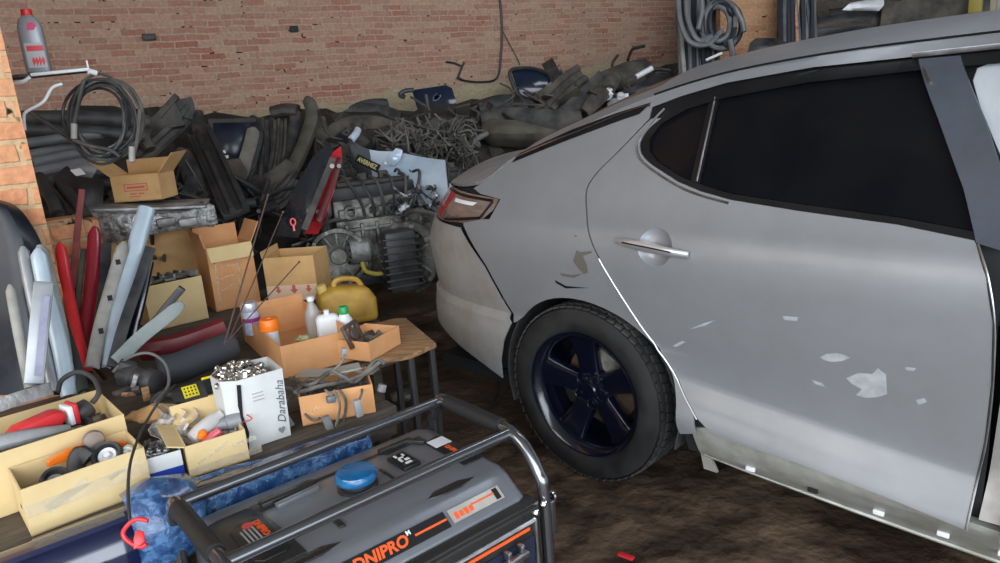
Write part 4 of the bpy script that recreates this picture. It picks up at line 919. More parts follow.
# crumpled plastic bag beside C
t=MB(); c=PD(176,425,1.93)
G=[]
for i in range(15):
    row=[]
    for j in range(11):
        a=-.5+j/10*1.0; q=PD(150+ i*2.9+8*sin(j*.9)+ (j*1.2), 405+j*4.8+5*noise.noise(Vector((i*.6,j*.6,2))), 1.98-.012*j+.06*noise.noise(Vector((i*.5,j*.5,9))))
        row.append(q)
    G.append(row)
t.grid(G,thick=.0015); single('plastic_bag',t,mat('crumpled_bag',(.66,.64,.62),.25,col2=(.45,.38,.30),nscale=14,bump=.8,bscale=18),'crumpled whitish plastic bag beside the taped small box','bag')
c=PD(152,414,2.0); t=MB(); t.blob(c,(.06,.04,.022),seed=4,amp=.5); single('torn_cardboard',t,m_card,'crumpled scrap of brown cardboard behind the blue and white carton','cardboard scrap')
# brackets in box I
for i in range(5):
    t=MB(MI@fr((.04+.042*i,.09+.02*(i%2),.200),12*i-20,8*i-14)); t.box((0,0,0),(.05,.09,.012)); t.box((.02,0,.012),(.012,.085,.02)); t.lathe([(.008,.006),(.013,.006),(.013,.014),(.008,.014)],M=fr((-.012,.02,0)),n=12)
    single('dark_bracket',t,m_dusty2 if i%2 else m_alu,['leftmost','second','middle','fourth','rightmost'][i]+' of the brackets in the pale box left of the tall box','bracket','brackets in the pale box',bevel=.002)
# cans and bottles in the large box
def lathe_thing(name,label,cat,M,parts,group=None):
    e=thing(name,label,cat,M=M,group=group)
    for nm,prof,m,*r in parts:
        t=MB(M); t.lathe(prof,n=28); t.build(nm,m,e,label=r[0] if r else None)
    return e
def EM(px,py,z=.0,zz=None):   # point on the floor of the large box seen through this pixel at height zz above the box floor
    p=PZ(px,py,TZ+zz); return Matrix.Translation((p.x,p.y,TZ+.005+z))
m_can=mat('can_silver',(.55,.57,.62),.3,.5); m_canl=mat('can_label',(.25,.28,.45),.35,col2=(.5,.5,.55),nscale=30)
lathe_thing('spray_can','grey and blue spray paint can with silver cap','spray can',EM(252,322,.06,.11),[('can_body',[(0,0),(.031,0),(.032,.004),(.032,.085),(.028,.095)],m_canl),('cap',[(.029,.086),(.030,.088),(.030,.118),(.027,.124),(0,.124)],m_can,'silver cap'),('label_band',[(.0323,.05),(.0325,.052),(.0325,.064),(.0323,.066)],mat('purple_band',(.25,.02,.14),.4))])
lathe_thing('orange_capped_can','can with a bright orange plastic cap','can',EM(270,330,.04,.11),[('can_body',[(0,0),(.027,0),(.028,.004),(.028,.085)],m_white),('cap',[(.036,.066),(.037,.07),(.034,.104),(.031,.109),(.012,.109),(.010,.105),(0,.105)],m_orange,'orange cap')])
lathe_thing('clear_bottle','clear plastic bottle with white screw cap','bottle',EM(313,318,.03,.11),[('bottle_body',[(0,0),(.028,0),(.030,.005),(.030,.085),(.026,.105),(.012,.135),(.011,.148)],mat('clear_pet',(.45,.45,.43),.1,alpha=.55)),('cap',[(.0125,.143),(.0135,.144),(.0135,.160),(0,.161)],m_white,'white cap')])
e=lathe_thing('white_canister','white plastic canister in the large open box','canister',EM(328,324,.02,.10)@Matrix.Rotation(R_(20),4,'Z'),[('cap',[(.0,.13),(.010,.13),(.010,.118),(.012,.11)],m_white)])
t=MB(MW[e]); t.box((0,0,.058),(.085,.05,.112)); t.build('body',m_white,e,bevel=.02,seg=4)
lathe_thing('green_capped_bottle','white bottle with a green screw cap','bottle',EM(345,322,.02,.10),[('bottle_body',[(0,0),(.026,0),(.028,.006),(.028,.085),(.016,.108),(.015,.112)],m_white),('cap',[(.017,.108),(.018,.109),(.018,.132),(.015,.136),(0,.136)],mat('green_cap',(.01,.30,.08),.4),'green cap')])
t=MB(ME@fr((.11,.06,.10),30,20)); t.blob((0,0,0),(.035,.03,.018),3,.6); single('yellow_rag',t,mat('olive_rag',(.28,.26,.14),.9),'crumpled olive rag in front of the orange cap','rag')
# wiring harness over box D
har=thing('wiring_harness','dirty grey wiring harness draped over the torn box','cable',M=Matrix.Translation(MD@Vector((.1,.05,.09))))
m_wire=mat('dusty_wire',(.07,.062,.055),.7,col2=(.20,.18,.155),nscale=12)
runs=[[(272,397),(285,388),(300,391),(320,386),(345,381),(362,375),(380,362)],[(290,378),(310,385),(330,372),(344,377),(356,382),(376,360),(384,364)],[(295,392),(310,380),(335,384),(350,370),(368,374),(378,368)],
 [(300,384),(287,400),(284,415),(289,432)],[(296,390),(303,410),(312,420),(320,418)],[(334,390),(340,405),(336,425),(333,432)],[(340,390),(346,402),(343,422),(336,430)],[(360,382),(362,392),(358,402)],[(325,390),(332,396),(331,401)],[(326,376),(340,364),(345,354)]]
for i,r in enumerate(runs):
    t=MB(); t.tube(crv([PD(x,y,2.06+(.10 if y<385 else -.01)+.02*sin(i*2+k)) for k,(x,y) in enumerate(r)],5),.006 if i<3 else .004,6); t.build('wire_run',m_wire,har)
m_plug=mat('grey_connector',(.10,.10,.11),.5,col2=(.2,.2,.2),nscale=20)
for i,(x,y,w,h) in enumerate(((287,421,9,14),(328,424,8,18),(358,408,7,18),(331,399,9,7),(344,352,6,9),(382,388,7,8),(376,362,6,5))):
    t=MB(); c=PD(x,y,2.03 if y>370 else 2.22); t.box(c,(w*2.04/720,.018,h*2.04/720),yaw=30,pitch=8*i-20); t.build('connector',m_plug if i not in(2,4) else mat('pale_connector',(.28,.28,.28),.5),har,bevel=.003)
t=MB(); t.sweep(crv([PD(300,374,2.2),PD(330,372,2.18),PD(360,366,2.2)],4),[(-.03,0),(.03,0),(.03,.003),(-.03,.003)],up=(0,0,1)); single('paper_scrap',t,mat('dirty_paper',(.36,.33,.28),.9),'dirty grey paper between the torn box and the large box','paper')
# square metal bracket in box F
t=MB(MF@fr((.03,.085,.085),10,0,70)); 
t.box((0,.035,0),(.10,.014,.012)); t.box((0,-.035,0),(.10,.014,.012)); t.box((-.043,0,0),(.014,.07,.012)); t.box((.043,0,0),(.014,.07,.012)); t.lathe([(.012,-.004),(.022,-.004),(.022,.01),(.012,.01)],n=18); t.box((0,.02,0),(.012,.02,.008)); t.box((0,-.02,0),(.012,.02,.008)); t.box((.03,0,0),(.02,.01,.008)); t.box((-.03,0,0),(.02,.01,.008))
single('square_bracket',t,mat('rusty_steel',(.16,.14,.13),.5,.6,col2=(.12,.06,.035),nscale=12,bump=.3),'rusty square metal bracket standing in the box on the board','bracket',bevel=.0015)
# yellow jerry can
jc=thing('jerry_can','dirty yellow plastic jerry can behind the large box','canister',M=fr(PZ(344,305,.44)*1.0,20))
JM=fr(PD(345,296,3.25),24)
t=MB(JM); t.prism([(-.125,-.125),(.13,-.125),(.13,-.02),(.10,.035),(-.06,.055),(-.125,.03)],.14,M=Matrix(((1,0,0,0),(0,0,-1,.07),(0,1,0,0),(0,0,0,1)))); t.build('can_body',m_yellow,jc,bevel=.028,seg=4)
t=MB(JM); t.tube(crv([(-.045,0,.045),(-.035,0,.075),(.01,0,.080),(.06,0,.066),(.08,0,.035)],5),.012,8); t.build('carry_handle',m_yellow,jc)
t=MB(JM@fr((-.095,0,.035),0,-15)); t.lathe([(.024,0),(.024,.03),(.02,.034),(0,.034)],n=20); t.build('spout_cap',mat('pale_yellow_cap',S(198,172,100),.5),jc)
t=MB(JM); t.box((0,-.070,-.05),(.14,.006,.07)); t.build('embossed_panel',m_yellow,jc,bevel=.004)
t=MB(JM); t.box((0,0,-.20),(.26,.17,.14)); single('dark_crate',t,m_woodd,'dark wooden block under the yellow jerry can','block',bevel=.005)
# thin rods standing in the large box
for i,(a,b_,r_) in enumerate((((224,345,2.3),(268,195,2.75),.003),((228,342,2.32),(283,212,2.8),.0022),((226,343,2.3),(299,262,2.7),.0022))):
    t=MB(); t.rod(PD(*a),PD(*b_),r_,7); t.blob(PD(*b_),(.005,.005,.005),1,0,5); single('thin_rod',t,mat('brown_rod',(.10,.06,.05),.5),['longest thin rod leaning past the tall taped box','middle thin rod leaning over the arrow box','shortest thin rod slanting in front of the arrow box'][i],'rod','thin rods in the large box')
# black roll, red bumper piece behind it
t=MB(); t.sweep(crv([PD(157,372,2.32),PD(180,367,2.36),PD(215,352,2.45),PD(233,345,2.5)],6),[(.052*cos(a),.052*sin(a)) for a in [2*pi*k/20 for k in range(20)]],scale=lambda q:(1-.05*q) if .04<q<.95 else .85)
single('black_roll',t,mat('slate_foam',(.035,.038,.045),.7,bump=.1),'thick dark grey foam roll lying across the middle of the table','roll')
t=MB(); t.sweep(crv([PD(140,350,2.55),PD(180,345,2.58),PD(225,330,2.66)],6),[(.0,-.05),(.02,-.03),(.03,0),(.02,.035),(0,.045),(-.02,.0)],up=(0,0,1),scale=lambda q:(1,.8+.3*q)); single('red_bumper_strip',t,m_redd,'dark red bumper piece lying behind the foam roll','car part')
# power tool with cord
pt=thing('black_power_tool','black electric motor with a looped grey cord beside the clamp meter','power tool',M=Matrix.Translation(PD(140,390,2.1)))
ax=axf(PD(130,377,2.13),PD(160,383,2.1)-PD(130,377,2.13))
t=MB(ax); t.lathe([(0,-.02),(.034,-.02),(.036,.02),(.030,.024),(.030,.06),(.036,.064),(.034,.095),(.02,.10),(0,.10)],n=22); t.build('motor_body',m_black,pt,ang=30)
t=MB(); t.box(PD(126,370,2.14),(.05,.05,.055),yaw=20,pitch=30); t.build('gear_housing',m_dusty,pt,bevel=.01)
t=MB(); t.box(PD(135,381,2.07),(.012,.01,.04),pitch=25); t.build('bright_label',m_alu,pt)
t=MB(); t.tube(crv([PD(113,372,2.1),PD(128,358,2.14),PD(148,353,2.16),PD(164,362,2.14),PD(169,378,2.1),PD(166,390,2.06),PD(155,402,2.0)],6),.0045,8); t.build('cord',mat('grey_cord',(.10,.10,.095),.6),pt)
t=MB(); t.tube(crv([PD(175,385,2.1),PD(160,400,1.98),PD(142,430,1.85),PD(131,460,1.62),PD(128,490,1.5),PD(130,520,1.44)],6),.0035,8); single('black_cable',t,m_rubber,'thin black cable running down over the front left box','cable')
for i in range(4):
    t=MB(); t.box(PD(122+8*i,391+3*(i%2),2.06),(.05,.02,.012),yaw=60+20*i,pitch=20*i); single('wooden_offcut' if i%2 else 'rubber_block',t,m_wood if i%2 else m_dusty,['dark rubber block under the left of the black motor','short wood offcut under the black motor','dark rubber block right under the black motor','short wood offcut near the crumpled bag'][i],'offcut',bevel=.002)
# clamp meter
cm_=thing('clamp_meter','yellow and black multimeter lying between the foam roll and the white box','meter',M=fr(PD(202,388,2.14),32))
CMm=fr(PD(203,388,2.12),34,0,0)@Matrix.Rotation(R_(35),4,'X')
t=MB(CMm); t.prism([(-.085,-.02),(-.05,-.034),(.07,-.034),(.075,.034),(-.05,.034),(-.085,.02)],.028,z0=-.03); t.build('meter_body',m_black,cm_,bevel=.006)
for sy in (-1,1):
    t=MB(CMm); t.box((.04,sy*.034,-.014),(.07,.007,.03)); t.build('yellow_edge',mat('safety_yellow',(.75,.60,.02),.4),cm_,bevel=.002)
t=MB(CMm); t.box((-.035,0,.0),(.042,.042,.004)); yl=t.build('yellow_label',mat('label_yellow',(.80,.66,.03),.5),cm_,bevel=.001)
for i in range(4):
    for j in range(3):
        t=MB(CMm); t.box((-.049+.0093*i,-.012+.012*j,.0025),(.004,.006,.0008)); t.build('label_mark',m_lab,yl)
t=MB(CMm); t.box((.035,0,.0),(.06,.05,.006)); t.build('keypad',m_dark,cm_,bevel=.002)
t=MB(CMm@fr((.04,0,.003))); t.lathe([(.017,0),(.016,.006),(0,.006)],n=18); t.box((0,0,.008),(.028,.005,.004)); t.build('dial',m_dusty,cm_)
t=MB(CMm); t.tube(crv([(-.08,-.015,-.014),(-.11,-.03,-.014),(-.13,-.02,-.014),(-.135,.01,-.014),(-.11,.03,-.014),(-.08,.015,-.014)],5),.008,8); t.build('clamp_jaw',m_dusty,cm_)
# ---- leaning trim strips, fender
m_silv=mat('silver_trim',(.34,.355,.37),.4,.5,col2=(.26,.275,.29),nscale=6)
m_lblue=mat('pale_blue_trim',(.40,.48,.54),.35,.2,col2=(.32,.38,.44),nscale=5)
m_beig=mat('greige_trim',(.32,.31,.28),.6,col2=(.2,.19,.17),nscale=9)
m_gg=mat('grey_green_trim',(.13,.16,.155),.6,col2=(.20,.21,.20),nscale=9,bump=.1)
G_='trim strips leaning at the left of the table'
ff=MB(); N_=12
out=[(0,200),(16,206),(30,222),(44,250),(52,290),(58,340),(64,395)]
rows=[]
for x,y in [(p.x,p.y) for p in crv([(a_,b_,0) for a_,b_ in out],3)]:
    rows.append([PD(x+(-30-x)*q/8, y, 2.25-.06*sin(pi*.5*min(1,q/3))) for q in range(9)])
ff.grid(rows,thick=.012); single('black_fender',ff,mat('dusty_navy_paint',(.006,.008,.014),.32,spec=.35,col2=(.012,.015,.022),nscale=6,rvar=.08),'large glossy black fender standing at the far left','car part')
t=MB(); t.box(PD(68,262,2.75),(.16,.10,.34),yaw=30); t.box(PD(82,240,2.86),(.14,.12,.16),yaw=30); single('masonry_stub',t,m_pier,'broken masonry stub at the foot of the brick pier behind the red strips','block',bevel=.01)
strip('grey_trim_strip','narrow grey trim strip right against the black fender',[(10,286,2.14),(18,330,2.10),(30,388,2.06)],.028,.012,m_beig,group=G_,taper=round_end)
strip('silver_trim_strip','leftmost tall silver strip with rounded top',[(23,248,2.20),(30,285,2.17),(42,340,2.13),(54,392,2.09)],.034,.014,m_silv,group=G_,taper=round_end)
strip('silver_trim_strip','pale silver strip running down to the right behind the film-covered one',[(38,250,2.19),(46,290,2.17),(60,345,2.14),(70,396,2.10)],.046,.016,m_lblue,group=G_,taper=round_end)
strip('brown_trim_strip','brown-edged strip with rounded top behind the pale silver strip',[(40,246,2.23),(50,285,2.21),(60,330,2.18),(68,380,2.15)],.042,.014,m_beig,group=G_,taper=round_end)
e=strip('film_covered_sill','wide silver sill trim with purplish film facing the camera',[(44,283,2.09),(40,320,2.06),(34,384,2.03)],.050,.016,m_silv,group=G_,conv=False)
P=[PD(46.5,296,2.065),PD(43,325,2.035),PD(38,376,2.005)]; t=MB(); t.sweep(P,[(-.009,0),(.009,0),(.009,.003),(-.009,.003)],up=-CFv if False else (Vector((0,0,CAMH))-P[1]).normalized()); t.build('purple_film',mat('purple_film',(.30,.30,.38),.5,col2=(.2,.2,.3),nscale=14),e)
strip('white_trim_strip','white strip end seen between film-covered sill and dark strip',[(72,350,2.24),(80,395,2.12)],.03,.012,m_lblue,group=G_)
strip('dark_green_strip','dark green-black strip slanting down to the tray',[(58,312,2.3),(70,345,2.22),(84,392,2.1)],.032,.012,mat('dark_green',(.02,.028,.024),.5),group=G_)
strip('red_trim_strip','bright red trim strip with rounded top',[(60,244,2.5),(67,285,2.45),(76,330,2.35),(86,372,2.25)],.036,.016,m_red,group=G_,taper=round_end)
strip('dark_red_pole','thin dull red strip rising above the other strips',[(82,190,2.7),(77,235,2.65),(72,290,2.55)],.022,.012,mat('dull_red',(.16,.03,.03),.6,col2=(.28,.06,.05),nscale=8),group=G_,conv=False)
strip('red_trim_strip','wider crimson trim strip right of the thin red one',[(95,228,2.6),(92,280,2.52),(86,330,2.42),(82,365,2.3)],.045,.016,mat('crimson',(.22,.008,.02),.35,coat=.5),group=G_,taper=round_end)
strip('brown_thin_strip','thin dark brown strip between the two red ones',[(84,250,2.6),(78,300,2.5),(78,340,2.4)],.02,.01,m_dusty2,group=G_)
strip('black_trim_strip','black strip standing left of the greige perforated strip',[(106,245,2.6),(104,290,2.5),(98,340,2.4)],.035,.014,m_black,group=G_,conv=False)
e=strip('perforated_strip','greige sill strip with dark clip holes',[(124,243,2.5),(112,285,2.42),(101,325,2.32),(92,368,2.2)],.042,.012,m_beig,group=G_,taper=round_end)
for x,y,z_ in ((118,262,2.44),(110,298,2.36),(101,331,2.27)):
    t=MB(); t.box(PD(x,y,z_-.01),(.014,.010,.016),yaw=30); t.build('clip_hole',m_dark,e)
strip('pale_blue_strip','broad pale blue door strip leaning to the right',[(147,209,2.62),(138,240,2.55),(126,290,2.44),(112,345,2.3),(106,368,2.24)],.058,.018,m_lblue,group=G_,conv=True,taper=lambda q:(1 if q<.6 else 1-(q-.6)*1.4,1))
strip('black_trim_strip','slim black strip crossing in front of the pale blue one',[(150,249,2.52),(138,285,2.42),(124,325,2.3),(112,368,2.2)],.034,.014,m_black,group=G_,conv=False)
strip('black_square_tube','short black square tube pointing up at the pale box',[(183,287,2.5),(168,305,2.5),(150,328,2.48)],.026,.022,m_black,group=G_,conv=False)
strip('grey_flat_bar','grey-green flat bar slanting across to the lower left',[(183,303,2.3),(165,318,2.28),(140,338,2.24),(116,362,2.18)],.042,.010,m_gg,group=G_,conv=False,taper=lambda q:(.45+.55*min(1,q*6),1))
strip('navy_strip','dark navy strip behind the black one',[(148,262,2.6),(140,300,2.52),(130,340,2.42)],.04,.012,m_navy,group=G_)
t=MB(); t.tube(crv([PD(112,238,2.55),PD(125,255,2.5),PD(142,285,2.48)],4),.0025,6); single('thin_wire',t,m_rubber,'thin black wire crossing the pale blue strip','wire')
# ---- navy bumper in front of the table, blue film
bp_=thing('navy_bumper','glossy navy bumper lying along the front of the table, partly wrapped in blue film','bumper',M=fr(tw(-.5,-.15,0),TYAW))
prof=[(-.01,-.14),(.045,-.10),(.075,-.03),(.070,.03),(.040,.075),(-.01,.09),(-.05,.085),(-.05,.07),(-.012,.075),(.028,.06),(.052,.02),(.055,-.03),(.03,-.09),(-.02,-.13)]
def brow(s): return tw(s,-.058,.452-.05*max(0,s+.15))
t=MB(); pth=[brow(-1.25+.05*k) for k in range(32)]
t.sweep(pth,[(-x*.8,y*.8) for x,y in prof][::-1],up=(0,0,1)); 
t.build('bumper_skin',mat('navy_paint',(.008,.014,.05),.14,coat=1,rvar=.04,nscale=6),bp_,ang=60)
m_film=mat('blue_film',(.012,.06,.20),.12,coat=1,col2=(.08,.20,.40),nscale=34,bump=1,bscale=60,alpha=.7,cut=(.42,.6))
t=MB(); G=[]
for k in range(60):
    s=-.30+.62*k/59; row=[]
    for j in range(15):
        a=-1.1+3.0*j/14; r=(.072 if s>-.15 else .085)+.010*noise.noise(Vector((s*9,j*.7,1)))+(.03*max(0,1-abs(s+.24)/.09))
        c=brow(s); d=TM.to_3x3()@Vector((0,-sin(a+.6),0)); row.append(c+(TM.to_3x3()@Vector((0,-cos(a)*r*(.5 if s>-.14 else .9),0)))+Vector((0,0,sin(a)*r)))
    G.append(row)
t.grid(G,thick=.0015); t.build('blue_film',m_film,bp_,ang=180)
# red hook on the cable
e=thing('red_hook','red plastic ring hook hanging in front of the navy bumper','hook',M=Matrix.Translation(PD(137,534,1.33)))
c=[(148,521),(138,519),(129,524),(123,533),(128,541),(140,547),(147,544)]
t=MB(); t.tube(crv([PD(x,y,1.33) for x,y in c],6),.0042,10); t.build('ring',m_red,e)
t=MB(); t.prism([(0,0),(.022,.006),(.024,.026),(.012,.034),(.004,.020)],.012,M=axf(PD(137,549,1.33),(Vector((0,0,CAMH))-PD(137,549,1.33)),(0,0,1))@fr((-.006,0,-.006))); t.build('latch',m_red,e,bevel=.003)
# ---- bracket shelf on the pier, oil bottle, white cable, hanging coil
sh=thing('metal_shelf','narrow white-edged metal shelf sticking out from the brick pier','shelf',M=Matrix.Translation(PD(50,85,2.5)))
A=PD(8,80,2.50);B=PD(88,72,2.62)
dx=(B-A); dx.z=0
t=MB(axf(A,dx,(0,0,1))); L_=dx.length
M_=axf(A,dx,(0,0,1)); yb=M_.to_3x3()@Vector((0,1,0)); xb=M_.to_3x3()@Vector((1,0,0))
t=MB(); t.hexa([A+xb*.05,B+xb*.05,B-xb*.05,A-xb*.05,A+xb*.05+Vector((0,0,.012)),B+xb*.05+Vector((0,0,.012)),B-xb*.05+Vector((0,0,.012)),A-xb*.05+Vector((0,0,.012))]); t.build('shelf_plate',m_black,sh,bevel=.002)
t=MB(); f0=Vector((0,0,.006)); sgn=1 if (xb.y<0) else -1
q=xb*.052*sgn
t.rod(A+q+f0+(B-A)*.28,B+q+f0,.006,8); t.rod(B+q+f0,B+q+f0+Vector((0,0,.03)),.003,6); t.build('white_edge',m_white,sh)
t=MB(); t.rod(B+q,PD(96,73,2.6),.010,8); t.build('shelf_peg',m_white,sh)
OM=Matrix.Translation((A+(B-A)*.40)+Vector((0,0,.013)))@Matrix.Rotation(R_(20),4,'Z')@Matrix.Scale(.82,4)
oil=thing('oil_bottle','grey motor oil bottle with red cap standing on the metal shelf','bottle',M=OM)
t=MB(OM); rows=[(0,.044,.030),(.004,.047,.033),(.13,.047,.033),(.15,.046,.032),(.185,.046,.032),(.215,.036,.027),(.232,.020,.020),(.236,.017,.017)]
V=[];F=[];n=20
for z,a_,b_ in rows:
    for k in range(n):
        w=2*pi*k/n; cx_=abs(cos(w))**.5*(1 if cos(w)>0 else -1); sy_=abs(sin(w))**.5*(1 if sin(w)>0 else -1); V.append((a_*cx_,b_*sy_,z))
for i in range(len(rows)-1):
    for k in range(n): F.append((i*n+k,i*n+(k+1)%n,(i+1)*n+(k+1)%n,(i+1)*n+k))
F.append(tuple(range(n-1,-1,-1)));F.append(tuple((len(rows)-1)*n+k for k in range(n)))
t.add(V,F); ob=t.build('bottle_body',mat('oil_grey',(.30,.31,.33),.4,.3),oil)
t=MB(OM); t.lathe([(.021,.232),(.022,.234),(.021,.256),(.018,.259),(0,.259)],n=20); t.build('cap',mat('cap_red',(.62,.03,.03),.4),oil,label='red screw cap')
t=MB(OM); t.box((.005,-.0335,.070),(.07,.002,.10)); lb=t.build('label',mat('bottle_label',(.40,.41,.43),.4),ob)
t=MB(OM); t.box((.008,-.0352,.098),(.062,.0016,.022)); rb_=t.build('red_band',m_red,lb)
text('lettering','OIL',.016,OM@Matrix.Translation((.008,-.0362,.098))@Matrix.Rotation(R_(90),4,'X'),m_white,rb_,bold=.0005) if False else None
t=MB(OM@Matrix.Translation((.012,-.036,.045))@Matrix.Rotation(R_(90),4,'X')); 
for k in range(4): t.prism([(-.02+.012*k,-.02),(-.010+.012*k,.0),(-.018+.012*k,.02),(-.024+.012*k,.004)],.0012)
t.build('red_swirls',m_red,lb)
t=MB(OM); t.prism([(-.014,.172),(.010,.172),(.022,.19),(.012,.205),(-.010,.200)],.003,M=Matrix(((1,0,0,.008),(0,0,-1,-.0315),(0,1,0,0),(0,0,0,1)))); t.build('pink_sticker',mat('pink',(.60,.03,.14),.4),ob)
t=MB(); t.tube(crv([PD(8,78,2.44),PD(12,83,2.43),PD(22,82,2.43),PD(30,77,2.44)],6),.006,8); single('white_hook_cable',t,m_white,'short white cable end lying on the left of the shelf','cable')
t=MB(); t.tube(crv([PD(62,84,2.5),PD(52,88,2.48),PD(43,102,2.46),(PD(26,112,2.44)),PD(24,120,2.43),PD(25,130,2.42)],6),.005,8); single('white_cable',t,m_white,'white cable hanging in a curve under the metal shelf','cable')
co=thing('cable_coil','coil of black cable hanging from the metal shelf','cable',M=Matrix.Translation(PD(105,118,2.6)))
rnd=random.Random(5)
for i in range(9):
    a0=rnd.uniform(0,6); cx_=104+rnd.uniform(-5,6); cy_=117+rnd.uniform(-3,5); rx=30+rnd.uniform(-6,6); ry=37+rnd.uniform(-7,6)
    P=[PD(cx_+rx*cos(2*pi*k/12)*(1+.06*sin(k+i)),cy_+ry*sin(2*pi*k/12),2.62+.03*sin(k*1.1+i)) for k in range(12)]
    t=MB(); t.tube(crv(P,4,True),.0055,7,closed=True); t.build('cable_loop',m_black if i%3 else m_dusty,co)
for pts in ([(84,80),(79,100),(74,125),(73,138)],[(140,110),(138,135),(134,155),(131,162)],[(73,140),(90,146),(110,150),(120,157)]):
    t=MB(); t.tube(crv([PD(x,y,2.58) for x,y in pts],5),.007,8); t.build('cable_tail',m_dusty,co)
for x,y in ((74,132),(132,155)):
    t=MB(); t.rod(PD(x,y-8,2.57),PD(x,y+7,2.57),.011,12); t.build('cable_plug',m_beig,co)
# ============================================================ heap of car parts along the back wall
def beam(name,label,pts,w,th,m,cat='car part',group=None,prof='c',face=None,taper=None,cv=5,hole=None,twist=None,parent=None,closed=False):
    P=crv([PD(*p) for p in pts],cv); c=sum(P,Vector())/len(P)
    up=face or (Vector((0,0,CAMH))-c).normalized(); h=w/2
    pr={'c':[(-h,-th),(-h,0),(-h*.7,th*.35),(-h*.2,th*.5),(h*.2,th*.5),(h*.7,th*.35),(h,0),(h,-th),(h*.85,-th),(h*.8,-th*.1),(0,th*.2),(-h*.8,-th*.1),(-h*.85,-th)],
        'box':[(-h,-th/2),(-h,th/2),(h,th/2),(h,-th/2)],
        'rib':[(-h,-th*.5),(-h,th*.5),(-h*.6,th*.5),(-h*.5,0),(-h*.1,0),(0,th*.5),(h*.35,th*.5),(h*.45,0),(h*.8,0),(h,th*.4),(h,-th*.5)],
        'r':[(h*cos(2*pi*k/10),th*sin(2*pi*k/10)) for k in range(10)]}[prof]
    mb=MB(); mb.sweep(P,pr,up=up,scale=taper,twist=twist,closed=closed)
    o=mb.build(name,m,parent,ang=42,bevel=.004 if prof in('box','rib') else 0)
    return o if parent else tag(o,label,cat,group)
def sheet(name,label,poly,Z,m,a=0,b=0,th=.02,bulge=0,cat='car part',group=None,bevel=.005,parent=None,n=10):
    "outline in the view laid on a tilted plane (depth Z+a*dx+b*dy), filled and given thickness"
    cx=sum(p[0] for p in poly)/len(poly); cy=sum(p[1] for p in poly)/len(poly)
    from mathutils.geometry import tessellate_polygon
    bm=bmesh.new(); vs=[bm.verts.new((x,y,0)) for x,y in poly]
    for t in tessellate_polygon([[Vector((x,y,0)) for x,y in poly]]):
        try: bm.faces.new([vs[i] for i in t])
        except ValueError: pass
    xs=[p[0] for p in poly]; ys=[p[1] for p in poly]; R=max(max(xs)-min(xs),max(ys)-min(ys))
    st=R/n
    for ax,lo,hi in ((0,min(xs),max(xs)),(1,min(ys),max(ys))):
        k=math.floor(lo/st)+1
        while k*st<hi-1e-3:
            co=[0,0,0];no=[0,0,0];co[ax]=k*st;no[ax]=1
            bmesh.ops.bisect_plane(bm,geom=bm.verts[:]+bm.edges[:]+bm.faces[:],plane_co=co,plane_no=no,dist=1e-5); k+=1
    bmesh.ops.remove_doubles(bm,verts=bm.verts,dist=1e-3)
    bm.verts.index_update()
    def pos(x,y,off=0):
        r=min(1,math.hypot((x-cx)/(max(xs)-min(xs)+.01)*2,(y-cy)/(max(ys)-min(ys)+.01)*2))
        return PD(x,y,Z+a*(x-cx)+b*(y-cy)-bulge*(1-r*r)+off)
    V=[pos(v.co.x,v.co.y) for v in bm.verts]; F=[tuple(v.index for v in f.verts) for f in bm.faces]
    # consistent winding
    FF=[]
    for q in F:
        nn=Vector(); 
        for i in range(len(q)):
            p0=bm.verts[:][q[i]].co; p1=bm.verts[:][q[(i+1)%len(q)]].co; nn+=p0.cross(p1)
        FF.append(q if nn.z>0 else q[::-1])
    ee={(q[i],q[(i+1)%len(q)]) for q in FF for i in range(len(q))}
    k=len(V); V2=V+[pos(v.co.x,v.co.y,th) for v in bm.verts]
    FF2=FF+[tuple(i+k for i in q[::-1]) for q in FF]+[(b_,a_,a_+k,b_+k) for a_,b_ in ee if (b_,a_) not in ee]
    bm.free(); mb=MB(); mb.add(V2,FF2); o=mb.build(name,m,parent,bevel=0,ang=40)
    return o if parent else tag(o,label,cat,group)
m_mound=mat('scrap_dust',(.018,.017,.016),.9,col2=(.075,.065,.052),nscale=5,bump=1,bscale=16,detail=8,cut=(.42,.68))
